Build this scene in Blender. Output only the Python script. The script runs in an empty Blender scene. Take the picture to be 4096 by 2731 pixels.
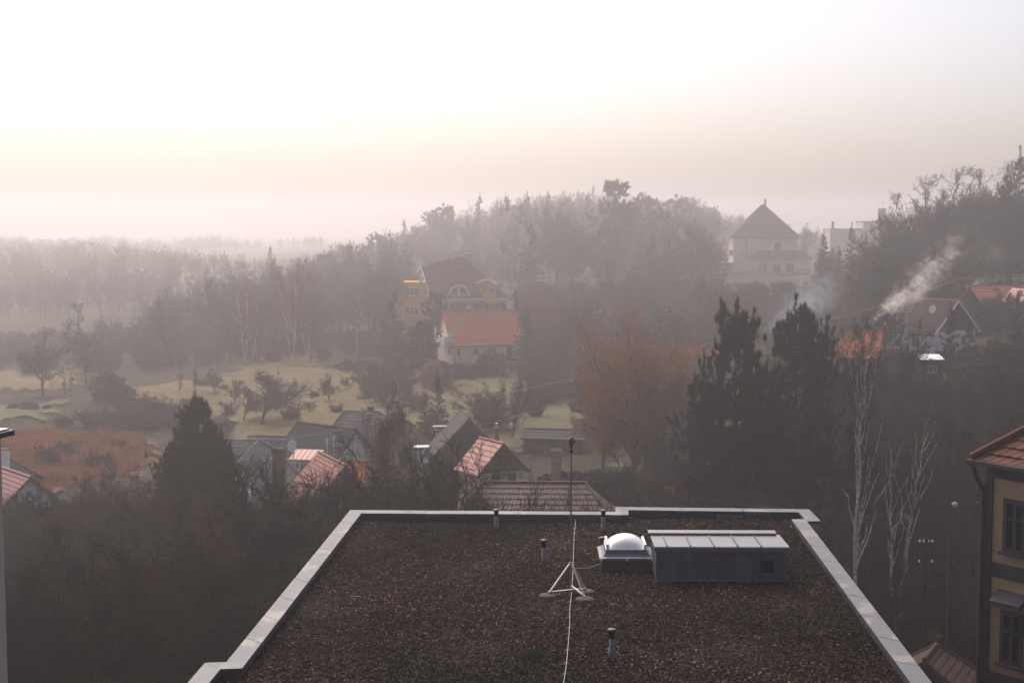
import bpy, bmesh, math, random
import numpy as np
from mathutils import Vector
R = math.radians
random.seed(7)
C = bpy.context.scene.collection
SC = bpy.context.scene
# ------------------------------------------------------------------ camera
F = 1422.2; CX, CY = 512.0, 341.33; CZ = 9.0
TP = (CY - 226.0) / F
PITCH = math.atan(TP); cp, sp = math.cos(PITCH), math.sin(PITCH)
cam = bpy.data.cameras.new('camera'); co = bpy.data.objects.new('camera', cam); C.objects.link(co)
co.location = (0, 0, CZ); co.rotation_euler = (math.pi/2 - PITCH, 0, 0)
cam.lens = 50.0; cam.sensor_width = 36.0; cam.clip_start = .5; cam.clip_end = 6000
SC.camera = co

def ray(px, py):
    a, b = (px - CX) / F, -(py - CY) / F
    return Vector((a, cp + b * sp, -sp + b * cp))
def P(px, py, d):                       # the point seen at px,py, d metres ahead
    r = ray(px, py); return Vector((0, 0, CZ)) + r * (d / r.y)
def G(px, py, z):                       # the point seen at px,py at height z
    r = ray(px, py); return Vector((0, 0, CZ)) + r * ((z - CZ) / r.z)
def S(px, py, z): return G(px / 4, py / 4, z)     # the same, in the photograph's own pixels
def X(px, d): return (px - CX) / F * d * (cp + .0)
def pz(py, d): return P(512, py, d).z

# ------------------------------------------------------------------ materials
def nodes(name):
    m = bpy.data.materials.new(name); m.use_nodes = True
    nt = m.node_tree; b = nt.nodes['Principled BSDF']; return m, nt, b
def ramp_mix(nt, fac, c0, c1):
    mx = nt.nodes.new('ShaderNodeMix'); mx.data_type = 'RGBA'
    nt.links.new(fac, mx.inputs['Factor']); mx.inputs['A'].default_value = (*c0, 1); mx.inputs['B'].default_value = (*c1, 1)
    return mx.outputs['Result']
def contrast(nt, sock, lo, hi):
    r = nt.nodes.new('ShaderNodeMapRange'); r.inputs['From Min'].default_value = lo; r.inputs['From Max'].default_value = hi
    nt.links.new(sock, r.inputs['Value']); return r.outputs['Result']
def noise(nt, scale, detail=5, rough=.6, stretch=None):
    t = nt.nodes.new('ShaderNodeTexCoord'); n = nt.nodes.new('ShaderNodeTexNoise')
    n.inputs['Scale'].default_value = scale; n.inputs['Detail'].default_value = detail; n.inputs['Roughness'].default_value = rough
    if stretch:
        mp = nt.nodes.new('ShaderNodeMapping'); mp.inputs['Scale'].default_value = stretch
        nt.links.new(t.outputs['Object'], mp.inputs['Vector']); nt.links.new(mp.outputs['Vector'], n.inputs['Vector'])
    else: nt.links.new(t.outputs['Object'], n.inputs['Vector'])
    return n.outputs['Fac']
def M(name, col, rough=.85, var=.3, scale=2.5, bump=0, metal=0, spec=.3, stretch=None, col2=None, rnd=0):
    m, nt, b = nodes(name)
    n = noise(nt, scale, stretch=stretch)
    f = contrast(nt, n, .3, .7)
    c0 = tuple(max(0, c * (1 - var)) for c in col); c1 = tuple(min(1, c * (1 + var)) for c in (col2 or col))
    if col2: c0 = col; c1 = col2
    out = ramp_mix(nt, f, c0, c1)
    if rnd:
        oi = nt.nodes.new('ShaderNodeObjectInfo'); hs = nt.nodes.new('ShaderNodeHueSaturation')
        mr = nt.nodes.new('ShaderNodeMapRange'); mr.inputs['To Min'].default_value = 1 - rnd; mr.inputs['To Max'].default_value = 1 + rnd
        nt.links.new(oi.outputs['Random'], mr.inputs['Value']); nt.links.new(mr.outputs['Result'], hs.inputs['Value'])
        nt.links.new(out, hs.inputs['Color']); out = hs.outputs['Color']
    nt.links.new(out, b.inputs['Base Color'])
    b.inputs['Roughness'].default_value = rough; b.inputs['Metallic'].default_value = metal
    b.inputs['Specular IOR Level'].default_value = spec
    if bump:
        bp = nt.nodes.new('ShaderNodeBump'); bp.inputs['Strength'].default_value = bump; bp.inputs['Distance'].default_value = .05
        n2 = noise(nt, scale * 6, stretch=stretch); nt.links.new(n2, bp.inputs['Height']); nt.links.new(bp.outputs['Normal'], b.inputs['Normal'])
    return m

MT = {}
def mats():
    d = MT
    d['bark'] = M('bark', (.024, .020, .020), .95, .35, 4, spec=.06)
    d['twig'] = M('twig', (.026, .018, .018), .95, .3, 3, rnd=.3, spec=.06)
    d['twig_red'] = M('twig_red', (.15, .052, .036), .95, .3, 3, rnd=.25, spec=.06)
    d['twig_orange'] = M('twig_orange', (.36, .17, .075), .95, .3, 2, rnd=.2, spec=.06)
    d['twig_purple'] = M('twig_purple', (.072, .040, .040), .95, .3, 3, rnd=.3, spec=.06)
    d['birch'] = M('birch_bark', (.13, .11, .10), .8, 0, 2.0, stretch=(1.2, 1.2, 3), col2=(.78, .71, .62))
    d['birch_limb'] = M('birch_limb', (.20, .15, .12), .8, 0, 2.0, col2=(.50, .42, .34))
    d['pine'] = M('pine_needles', (.010, .018, .019), .8, .4, 1.2, rnd=.2, spec=.06)
    d['spruce'] = M('spruce_needles', (.022, .038, .032), .8, .4, 1.2, rnd=.25, spec=.06)
    d['blue_spruce'] = M('blue_spruce_needles', (.045, .072, .070), .8, .35, 1.2, rnd=.15, spec=.06)
    d['leaf_dark'] = M('evergreen_leaf', (.022, .034, .026), .8, .4, 1.5, rnd=.2, spec=.06)
    d['leaf_green'] = M('pale_green_leaf', (.085, .095, .055), .8, .4, 1.5, rnd=.2, spec=.06)
    d['white'] = M('white_render', (.82, .78, .70), .9, .08, 1.2, bump=.1)
    d['cream'] = M('cream_render', (.80, .70, .50), .9, .10, 1.0, bump=.1)
    d['yellow'] = M('orange_yellow_render', (.80, .40, .085), .9, .10, .8, bump=.1)
    d['ochre'] = M('ochre_render', (.50, .33, .17), .9, .10, 1.5, bump=.12)
    d['beige'] = M('beige_render', (.60, .45, .36), .9, .10, 1.2)
    d['grey_render'] = M('grey_render', (.36, .33, .31), .9, .2, 1.2)
    d['trim_grey'] = M('blue_grey_paint', (.066, .066, .076), .8, .15, 3)
    d['trim_white'] = M('white_paint', (.80, .79, .75), .6, .05, 3)
    d['wood_dark'] = M('dark_cladding', (.028, .026, .030), .8, .3, 5, stretch=(6, 6, .6), spec=.06)
    d['wood_brown'] = M('brown_timber', (.10, .062, .042), .8, .3, 5, stretch=(6, 6, .6), spec=.06)
    d['wood_orange'] = M('orange_planks', (.42, .22, .09), .8, .25, 5, stretch=(.8, .8, 6))
    d['tile_red'] = M('red_tiles', (.42, .115, .065), .8, .25, 3.5, bump=.2)
    d['tile_orange'] = M('orange_tiles', (.42, .105, .045), .75, .25, 3.5, bump=.2)
    d['tile_salmon'] = M('salmon_sheet', (.30, .115, .085), .75, .12, 1.0)
    d['tile_brown'] = M('brown_metal_tiles', (.095, .046, .044), .6, .18, 2.0, spec=.35)
    d['tile_dark'] = M('brown_black_tiles', (.066, .042, .040), .85, .25, 3.0, bump=.2, spec=.06)
    d['tile_dkred'] = M('dark_red_tiles', (.115, .034, .022), .8, .25, 2.5, bump=.25)
    d['slate'] = M('slate_sheet', (.026, .026, .032), .85, .22, 1.2, bump=.1, spec=.12)
    d['slate_pale'] = M('pale_eternit', (.065, .062, .066), .88, .2, 1.2, bump=.1, spec=.15)
    d['sheet_red'] = M('red_sheet_metal', (.36, .075, .040), .5, .12, 1.2, spec=.5)
    d['sheet_crimson'] = M('crimson_sheet', (.25, .030, .042), .5, .12, 1.2, spec=.5)
    d['brick'] = M('sooty_brick', (.085, .058, .048), .9, .4, 7, stretch=(1, 1, 4), bump=.3, spec=.06)
    d['brick_red'] = M('red_brick', (.32, .10, .06), .9, .25, 7)
    d['glass'] = M('window_glass', (.020, .022, .026), .12, .2, 1.0, spec=.6)
    d['dish'] = M('dish_paint', (.66, .64, .60), .55, .06, 3)
    d['metal_dark'] = M('dark_metal', (.040, .040, .046), .5, .2, 5, spec=.5)
    d['steel'] = M('galvanised_steel', (.36, .36, .38), .42, .15, 5, metal=.75)
    d['concrete'] = M('mossy_concrete', (.115, .10, .068), .95, .35, 9, bump=.4)
    d['rubber'] = M('black_plastic', (.012, .012, .013), .55, .2, 5)
    d['pipe'] = M('grey_pvc', (.16, .155, .165), .5, .12, 6)
    d['post'] = M('grey_post', (.15, .13, .115), .9, .25, 4, stretch=(4, 4, .6))
    d['wire'] = M('cable_sheath', (.42, .36, .30), .6, .05, 3)
    d['reed'] = M('dry_reeds', (.42, .19, .085), .95, .55, .35, spec=.06)
    d['tile_villa'] = M('weathered_brown_tiles', (.15, .085, .068), .85, .25, 3.0, bump=.2, spec=.06)
    d['teal'] = M('turquoise_render', (.30, .46, .44), .9, .12, 1.5)
mats()

# ------------------------------------------------------------------ mesh building
class MB:
    def __init__(s): s.v = []; s.f = []
    def add(s, vs, fs):
        o = len(s.v); s.v += [tuple(v) for v in vs]; s.f += [tuple(i + o for i in f) for f in fs]; return s
    def poly(s, *pts): return s.add(pts, [tuple(range(len(pts)))])
    def box(s, x0, y0, z0, x1, y1, z1):
        return s.add([(x0,y0,z0),(x1,y0,z0),(x1,y1,z0),(x0,y1,z0),(x0,y0,z1),(x1,y0,z1),(x1,y1,z1),(x0,y1,z1)],
                     [(3,2,1,0),(4,5,6,7),(0,1,5,4),(1,2,6,5),(2,3,7,6),(3,0,4,7)])
    def bar(s, a, b, w, h, up=(0,0,1)):     # box beam from a to b, w across, h along up
        a, b = Vector(a), Vector(b); t = (b - a).normalized(); u = Vector(up)
        r = t.cross(u)
        if r.length < 1e-4: r = t.cross(Vector((1,0,0)))
        r.normalize(); u = r.cross(t)
        q = [p + r * i * w/2 + u * j * h/2 for p in (a, b) for i, j in ((-1,-1),(1,-1),(1,1),(-1,1))]
        return s.add(q, [(3,2,1,0),(4,5,6,7),(0,1,5,4),(1,2,6,5),(2,3,7,6),(3,0,4,7)])
    def prism(s, pts, z0, z1):              # vertical extrusion of a plan polygon (counter-clockwise)
        n = len(pts); v = [(p[0], p[1], z0) for p in pts] + [(p[0], p[1], z1) for p in pts]
        return s.add(v, [tuple(reversed(range(n))), tuple(range(n, 2*n))] + [(i, (i+1) % n, n + (i+1) % n, n + i) for i in range(n)])
    def extr(s, pts, vec):                  # extrude a planar polygon along vec
        n = len(pts); vec = Vector(vec); v = [Vector(p) for p in pts]; v += [p + vec for p in v]
        return s.add(v, [tuple(reversed(range(n))), tuple(range(n, 2*n))] + [(i, (i+1) % n, n + (i+1) % n, n + i) for i in range(n)])
    def tube(s, pts, rad, n=8, caps=True):
        pts = [Vector(p) for p in pts]; k = len(pts)
        if not hasattr(rad, '__len__'): rad = [rad] * k
        vs = []
        for i, p in enumerate(pts):
            t = (pts[min(i+1, k-1)] - pts[max(i-1, 0)]).normalized()
            a = t.cross(Vector((0,0,1)) if abs(t.z) < .9 else Vector((1,0,0))).normalized(); b = t.cross(a)
            vs += [p + (a * math.cos(2*math.pi*j/n) + b * math.sin(2*math.pi*j/n)) * rad[i] for j in range(n)]
        fs = [(i*n+j, (i+1)*n+j, (i+1)*n+(j+1) % n, i*n+(j+1) % n) for i in range(k-1) for j in range(n)]
        if caps: fs += [tuple(range(n)), tuple(reversed(range((k-1)*n, k*n)))]
        return s.add(vs, fs)
    def lathe(s, prof, n=16, c=(0,0,0)):
        vs = [(c[0] + r*math.cos(2*math.pi*j/n), c[1] + r*math.sin(2*math.pi*j/n), c[2] + z) for r, z in prof for j in range(n)]
        k = len(prof)
        fs = [(i*n+j, i*n+(j+1) % n, (i+1)*n+(j+1) % n, (i+1)*n+j) for i in range(k-1) for j in range(n)]
        fs += [tuple(reversed(range(n))), tuple(range((k-1)*n, k*n))]
        return s.add(vs, fs)
    def build(s, name, mat, parent=None, smooth=False, bevel=0):
        me = bpy.data.meshes.new(name); me.from_pydata(s.v, [], s.f); me.update()
        bm = bmesh.new(); bm.from_mesh(me); bmesh.ops.recalc_face_normals(bm, faces=bm.faces); bm.to_mesh(me); bm.free()
        o = link(name, me, mat, parent, smooth)
        if bevel:
            b = o.modifiers.new('bevel', 'BEVEL'); b.width = bevel; b.segments = 2; b.limit_method = 'ANGLE'
        return o
def link(name, me, mat=None, parent=None, smooth=False):
    if mat is not None and not me.materials: me.materials.append(mat if not isinstance(mat, str) else MT[mat])
    if smooth: me.polygons.foreach_set('use_smooth', np.ones(len(me.polygons), bool))
    o = bpy.data.objects.new(name, me); C.objects.link(o)
    if parent: o.parent = parent
    return o
def np_mesh(name, V, T):
    V = np.ascontiguousarray(V, np.float32).reshape(-1, 3); T = np.ascontiguousarray(T, np.int32).reshape(-1, 3)
    me = bpy.data.meshes.new(name); me.vertices.add(len(V)); me.vertices.foreach_set('co', V.ravel())
    me.loops.add(T.size); me.loops.foreach_set('vertex_index', T.ravel())
    me.polygons.add(len(T)); me.polygons.foreach_set('loop_start', np.arange(0, T.size, 3, dtype=np.int32))
    me.polygons.foreach_set('loop_total', np.full(len(T), 3, np.int32)); me.update(calc_edges=True); return me
def tag(o, label=None, cat=None, group=None, kind=None):
    if label: o['label'] = label
    if cat: o['category'] = cat
    if group: o['group'] = group
    if kind: o['kind'] = kind
    return o
def thing(name, label, cat, loc=(0,0,0), rz=0, group=None):
    o = bpy.data.objects.new(name, None); C.objects.link(o); o.empty_display_size = .3
    o.location = loc; o.rotation_euler = (0, 0, rz); return tag(o, label, cat, group)
def mat_on(o, m):
    o.material_slots[0].link = 'OBJECT'; o.material_slots[0].material = MT[m]
# ------------------------------------------------------------------ terrain
CTRL = []   # (px, d, z)
for d in (5, 40, 70, 100, 130): CTRL += [(px, d, -15) for px in (-600, -200, 60, 250, 420, 560)]
CTRL += [(px, 165, -14.9) for px in (-150, 0, 90)] + [(px, 200, -15.0) for px in (-150, 0, 60)]
CTRL += [(140,190,-13.3),(190,200,-13.2),(240,212,-12.8),(300,222,-12.6),(300,160,-14.1),(420,160,-14.1),(250,160,-14.3),(180,160,-14.7),(360,190,-13.2),
         (470,210,-11.2),(430,212,-11.5),(500,205,-11.4),(470,193,-12.6),(540,185,-13.0),(540,150,-13.8),(560,135,-14.5),(640,135,-15),
         (440,245,-8.3),(490,245,-8.0),(400,245,-9.8),(440,300,-5.5),(440,400,-1.0),(600,420,2.0),(600,300,-5.0),(560,240,-9.0),(640,230,-9.5),(700,230,-9.5),
         (770,366,-3.5),(720,362,-3.6),(810,366,-3.3),(770,330,-4.4),(770,395,-3.2),(860,440,-1.2),(900,430,0),(600,550,7),(720,620,7),(500,480,3),(840,620,2),(600,800,3),(512,1400,-5),
         (250,300,-12.2),(250,400,-8.5),(330,330,-9),(330,420,-4),(150,300,-14),(0,300,-15),(-200,300,-15),(100,450,-13),(0,600,-14),(0,900,-11),(150,900,-10),(300,700,-6),(-300,900,-10),
         (950,160,-4.6),(1000,168,-3.5),(1040,185,-2.2),(1000,230,3.0),(1060,260,7),(900,160,-8),(900,230,-3),(850,250,-4.5),(930,240,-1),(980,300,5),
         (820,200,-9.0),(750,200,-11),(700,190,-11.5),(680,160,-13),(720,95,-14.6),(850,90,-13.8),(850,130,-11.5),(950,90,-12.2),(950,125,-9.0),(1020,100,-11),(1040,130,-6),(1020,60,-14.5),(1200,60,-13.5),
         (1200,200,4),(1300,300,14),(1200,120,-6),(1000,600,6),(1300,900,10),(-300,1500,-8),(1300,1500,5)]
_c = np.array([((p - CX) / F * d, d, z) for p, d, z in CTRL])
_c = np.vstack([_c, [(x, y, -15) for x in (-700, -300, -60, 0, 60, 300, 700) for y in (-150, -400)],
                [(-900, 300, -15), (-900, 900, -10), (-900, 1700, -8), (900, 100, 0), (900, 700, 15), (900, 1700, 5)]])
def _k(r2): r = np.sqrt(r2); return r
def _solve():
    D = ((_c[:, None, :2] - _c[None, :, :2]) ** 2).sum(-1); A = _k(D) / 100; n = len(_c)
    A -= np.eye(n) * .01
    Pm = np.c_[np.ones(n), _c[:, :2] / 100]
    K = np.block([[A, Pm], [Pm.T, np.zeros((3, 3))]])
    return np.linalg.solve(K, np.r_[_c[:, 2], 0, 0, 0])
_w = _solve()
def TZ(x, y):
    x = np.atleast_1d(np.asarray(x, float)); y = np.atleast_1d(np.asarray(y, float))
    out = np.empty(x.shape); xf, yf, of = x.ravel(), y.ravel(), out.ravel()
    for i in range(0, len(xf), 20000):
        q = np.c_[xf[i:i+20000], yf[i:i+20000]]
        D = ((q[:, None] - _c[None, :, :2]) ** 2).sum(-1)
        of[i:i+20000] = (_k(D) / 100) @ _w[:-3] + np.c_[np.ones(len(q)), q / 100] @ _w[-3:]
    return of.reshape(x.shape)
def tz(x, y): return float(TZ(x, y)[0])

def lumpy(x, y): return .22*np.sin(x*.31+1.3*np.sin(y*.17)) * np.cos(y*.27) + .12*np.sin(x*.9+y*.5)
def TZL(x, y):
    m = np.clip((np.asarray(y) - 30) / 60, 0, 1); return TZ(x, y) + lumpy(x, y) * m
def grid_mesh(name, xs, ys, zoff=0, keep=None):
    XX, YY = np.meshgrid(xs, ys); ZZ = TZL(XX, YY) + zoff
    V = np.stack([XX, YY, ZZ], -1).reshape(-1, 3); nx = len(xs)
    i, j = np.meshgrid(np.arange(len(xs)-1), np.arange(len(ys)-1)); a = (j*nx+i).ravel()
    if keep is not None:
        cx = (XX[:-1, :-1] + XX[1:, 1:]).ravel()/2; cy = (YY[:-1, :-1] + YY[1:, 1:]).ravel()/2; a = a[keep(cx, cy)]
    T = np.concatenate([np.c_[a, a+1, a+nx+1], np.c_[a, a+nx+1, a+nx]])
    me = np_mesh(name, V, T); return me
xs = np.unique(np.r_[np.linspace(-1500, -220, 30), np.linspace(-220, 220, 180), np.linspace(220, 1500, 30)])
ys = np.unique(np.r_[np.linspace(-500, 40, 16), np.linspace(40, 330, 140), np.linspace(330, 1700, 60)])
m, nt, b = nodes('leaf_litter_soil')
f1 = contrast(nt, noise(nt, .05, 6, .65), .35, .65); f2 = contrast(nt, noise(nt, .9, 8, .7), .35, .7)
c = ramp_mix(nt, f1, (.034, .026, .021), (.050, .044, .024))
mx = nt.nodes.new('ShaderNodeMix'); mx.data_type = 'RGBA'; mx.blend_type = 'MULTIPLY'; mx.inputs['Factor'].default_value = .8
nt.links.new(c, mx.inputs['A']); nt.links.new(ramp_mix(nt, f2, (.45, .42, .40), (1.2, 1.15, 1.05)), mx.inputs['B'])
nt.links.new(mx.outputs['Result'], b.inputs['Base Color']); b.inputs['Roughness'].default_value = 1; b.inputs['Specular IOR Level'].default_value = .1
MT['soil'] = m
tag(link('ground', grid_mesh('ground', xs, ys), m, smooth=True), kind='structure')

# patches of grass, laid as sheets a little above the ground
def inside(poly, x, y):
    r = np.zeros(x.shape, bool); n = len(poly)
    for i in range(n):
        (x0, y0), (x1, y1) = poly[i], poly[(i+1) % n]
        c = ((y0 > y) != (y1 > y)) & (x < (x1-x0) * (y-y0) / (y1-y0+1e-9) + x0); r ^= c
    return r
def patch(name, pd, mat, zoff, step=.5, rag=1.2):
    poly = [((p - CX) / F * d, d) for p, d in pd]
    xx = [p[0] for p in poly]; yy = [p[1] for p in poly]
    def keep(x, y):
        wx = x + rag*np.sin(y*1.1+x*.7) + rag*.6*np.sin(y*2.7-x*1.9); wy = y + rag*np.sin(x*.9+2)+rag*.7*np.sin(x*2.3+y); h_ = np.sin(x*127.1+y*311.7)*43758.5; h_ = h_ - np.floor(h_) - .5; wx = wx + h_*2.2; wy = wy + h_*3.0
        return inside(poly, wx, wy)
    me = grid_mesh(name, np.arange(min(xx)-2, max(xx)+2, step), np.arange(min(yy)-2, max(yy)+2, step), zoff, keep)
    o = link(name, me, mat, smooth=True); tag(o, kind='structure'); return poly
def grass_mat(name, a, b_, c_, s=.12):
    m, nt, b = nodes(name)
    f = contrast(nt, noise(nt, s, 5, .6), .36, .64); g = contrast(nt, noise(nt, .7, 8, .75), .34, .66)
    c = ramp_mix(nt, f, a, b_); mx = nt.nodes.new('ShaderNodeMix'); mx.data_type = 'RGBA'
    q = nt.nodes.new('ShaderNodeMath'); q.operation = 'MULTIPLY'; q.inputs[1].default_value = .8; nt.links.new(g, q.inputs[0])
    nt.links.new(q.outputs[0], mx.inputs['Factor']); nt.links.new(c, mx.inputs['A']); mx.inputs['B'].default_value = (*c_, 1)
    nt.links.new(mx.outputs['Result'], b.inputs['Base Color']); b.inputs['Roughness'].default_value = 1; b.inputs['Specular IOR Level'].default_value = .1
    MT[name] = m; return m
grass_mat('meadow_grass', (.225, .160, .075), (.145, .135, .064), (.105, .072, .042))
grass_mat('green_grass', (.115, .125, .055), (.16, .135, .066), (.08, .068, .040))
grass_mat('reed_ground', (.26, .125, .06), (.17, .085, .045), (.09, .05, .035))
meadow = patch('meadow', [(125,194),(150,176),(190,164),(225,152),(262,146),(330,146),(440,150),(470,160),(470,190),(425,203),(380,200),(330,212),(300,232),(262,226),(215,207),(165,200)], MT['meadow_grass'], .26)
lawn = patch('lawn', [(445,150),(520,146),(560,143),(585,150),(590,175),(565,196),(520,200),(470,200),(455,180)], MT['green_grass'], .30)
strip = patch('field', [(-90,168),(48,173),(52,186),(-90,183)], MT['green_grass'], .28)
pasture = patch('pasture', [(-60,205),(70,205),(70,228),(-60,228)], MT['meadow_grass'], .26)
reeds = patch('reed_bed', [(-60,128),(40,127),(120,133),(150,146),(140,158),(60,163),(-60,160)], MT['reed_ground'], .26)
yard = patch('yard', [(600,126),(668,126),(672,137),(612,138)], MT['green_grass'], .24, rag=.5)
garden = patch('garden', [(-20,92),(62,92),(62,111),(-20,111)], MT['green_grass'], .24, rag=.6)

def blades(name, label, poly, n, h, w, mat, seed, cat='grass', lean=.35, avoid=None):
    rng = np.random.default_rng(seed); xx = np.array(poly)
    q = rng.uniform(xx.min(0), xx.max(0), (n*3, 2)); q = q[inside(poly, q[:, 0], q[:, 1])][:n]
    cl = np.sin(q[:, 0]*.8+1.7*np.sin(q[:, 1]*.33)) * np.sin(q[:, 1]*.6) * .5 + .5
    z = TZL(q[:, 0], q[:, 1]) + .2; N = len(q); a = rng.uniform(0, 6.28, N); hh = h * (.45 + .75*cl*rng.uniform(.5, 1.2, N))
    B = np.c_[q, z]; u = np.c_[np.cos(a), np.sin(a), np.zeros(N)] * (w/2)
    tip = B + np.c_[rng.normal(0, lean, (N, 2)) * hh[:, None], hh]
    V = np.stack([B-u, B+u, tip], 1).reshape(-1, 3); T = np.arange(3*N).reshape(-1, 3)
    tag(link(name, np_mesh(name, V, T), mat), label, cat, kind='stuff')
# ------------------------------------------------------------------ light, air
SUN_EL, SUN_AZ = R(48.0), R(-18.0)          # behind the fog, straight ahead
w = bpy.data.worlds.new('World'); SC.world = w; w.use_nodes = True
nt = w.node_tree; bg = nt.nodes['Background']
sky = nt.nodes.new('ShaderNodeTexSky'); sky.sky_type = 'NISHITA'; sky.sun_disc = False
sky.sun_elevation = SUN_EL; sky.sun_rotation = SUN_AZ      # 0 = towards +Y
sky.air_density = .6; sky.dust_density = 5.0; sky.ozone_density = 0.6
nt.links.new(sky.outputs['Color'], bg.inputs['Color']); bg.inputs['Strength'].default_value = .15
sl = bpy.data.lights.new('sun', 'SUN'); sl.energy = 2.2; sl.angle = R(50); sl.color = (1, .93, .85)
so = bpy.data.objects.new('sun', sl); C.objects.link(so)
d = Vector((math.sin(SUN_AZ) * math.cos(SUN_EL), math.cos(SUN_AZ) * math.cos(SUN_EL), math.sin(SUN_EL)))
so.rotation_euler = d.to_track_quat('Z', 'Y').to_euler()
m = bpy.data.materials.new('haze_air'); m.use_nodes = True; nt = m.node_tree; nt.nodes.clear()
out = nt.nodes.new('ShaderNodeOutputMaterial'); vo = nt.nodes.new('ShaderNodeVolumePrincipled')
vo.inputs['Color'].default_value = (.975, .926, .932, 1); vo.inputs['Density'].default_value = .00135
vo.inputs['Anisotropy'].default_value = .74
nt.links.new(vo.outputs['Volume'], out.inputs['Volume'])
hz = MB().box(-1520, -520, -22, 1520, 1720, 34).build('haze', m); tag(hz, kind='stuff')
SC.view_settings.view_transform = 'Standard'; SC.view_settings.look = 'None'; SC.view_settings.exposure = 0.17; SC.view_settings.gamma = 1
cy = SC.cycles
cy.max_bounces = 4; cy.diffuse_bounces = 2; cy.glossy_bounces = 2; cy.transmission_bounces = 2; cy.volume_bounces = 3; cy.transparent_max_bounces = 8
cy.use_denoising = True; cy.use_adaptive_sampling = True; cy.adaptive_threshold = .02
cy.sample_clamp_indirect = 4
# ------------------------------------------------------------------ the flat roof in front
ZC = .25
def XY(v): return (v.x, v.y)
o_nl = S(819.5, 2651, ZC); o_l1 = S(905, 2648, ZC); o_l2 = S(1401, 2040, ZC)
o_f1 = S(2461.6, 2047, ZC); o_f2 = S(2461.6, 2027, ZC); o_f3 = S(3235, 2037, ZC)
o_r1 = S(3282.6, 2084.5, ZC); o_r2 = S(3246, 2084.0, ZC)
def ext(a, b, y): t = (y - a.y) / (b.y - a.y); return a + (b - a) * t
axis = (o_l2 - o_l1).normalized()
o_nl0 = o_nl + axis * ((19 - o_nl.y) / axis.y)
o_r3 = ext(S(3292.6, 2169, ZC), S(3700, 2695, ZC), 19)
o_r2 = ext(S(3292.6, 2169, ZC), S(3700, 2695, ZC), o_r1.y - .02)
o_f3b = Vector((o_r1.x, o_f3.y, ZC))
o_f3 = S(3237, 2037, ZC)
o_f2.y = o_f2.y; outline = [o_nl0, o_r3, o_r2, o_r1, o_f3, o_f2, o_f1, o_l2, o_l1, o_nl]      # counter-clockwise
outline = [Vector((p.x, p.y, 0)) for p in outline]
def inset(poly, w):
    n = len(poly); res = []
    for i in range(n):
        a, b, c = poly[i-1], poly[i], poly[(i+1) % n]
        d1 = (b - a).normalized(); d2 = (c - b).normalized()
        n1 = Vector((-d1.y, d1.x, 0)); n2 = Vector((-d2.y, d2.x, 0))
        k = 1 + n1.dot(n2); res.append(b + (n1 + n2) * (w / max(k, .25)))
    return res
CW = .40
inner = inset(outline, CW); upst = inset(outline, CW - .06); wall_o = inset(outline, .05)
bld = thing('flat_roof_building', 'flat-roofed building with gravel roof, metal-capped parapet and rooftop vents', 'building', (0, 0, -15))
def up(v, z): return Vector((v.x, v.y, z + 15))
mb = MB(); n = len(outline)
for i in range(n):
    a, b = wall_o[i], wall_o[(i+1) % n]
    mb.poly(up(a, -15.5), up(b, -15.5), up(b, ZC-.06), up(a, ZC-.06))
mb.build('wall', M('building_render', (.30, .24, .21), .9, .15, .8), bld)
m, nt, b = nodes('parapet_membrane')
f = contrast(nt, noise(nt, 1.2, 6, .65, (1, 1, 2)), .35, .7)
nt.links.new(ramp_mix(nt, f, (.035, .032, .034), (.10, .09, .09)), b.inputs['Base Color']); b.inputs['Roughness'].default_value = .8
mb = MB()
for i in range(n):
    a, b2 = upst[i], upst[(i+1) % n]
    mb.poly(up(b2, -.12), up(a, -.12), up(a, ZC-.05), up(b2, ZC-.05))
mb.build('parapet', m, bld)
# zinc coping: one run per side, made of folded panels with open joints
m, nt, b = nodes('zinc_coping')
f = contrast(nt, noise(nt, .9, 6, .55), .56, .60); g = contrast(nt, noise(nt, 3.0, 6, .7), .3, .7)
base = ramp_mix(nt, g, (.058, .058, .072), (.085, .083, .094))
mx = nt.nodes.new('ShaderNodeMix'); mx.data_type = 'RGBA'; q = nt.nodes.new('ShaderNodeMath'); q.operation = 'MULTIPLY'; q.inputs[1].default_value = .6
nt.links.new(f, q.inputs[0]); nt.links.new(q.outputs[0], mx.inputs['Factor']); nt.links.new(base, mx.inputs['A']); mx.inputs['B'].default_value = (.20, .175, .16, 1)
nt.links.new(mx.outputs['Result'], b.inputs['Base Color']); b.inputs['Metallic'].default_value = .3
rr = nt.nodes.new('ShaderNodeMapRange'); rr.inputs['To Min'].default_value = .42; rr.inputs['To Max'].default_value = .62; nt.links.new(g, rr.inputs['Value']); nt.links.new(rr.outputs['Result'], b.inputs['Roughness'])
zinc = m; MT['zinc'] = m
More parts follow.
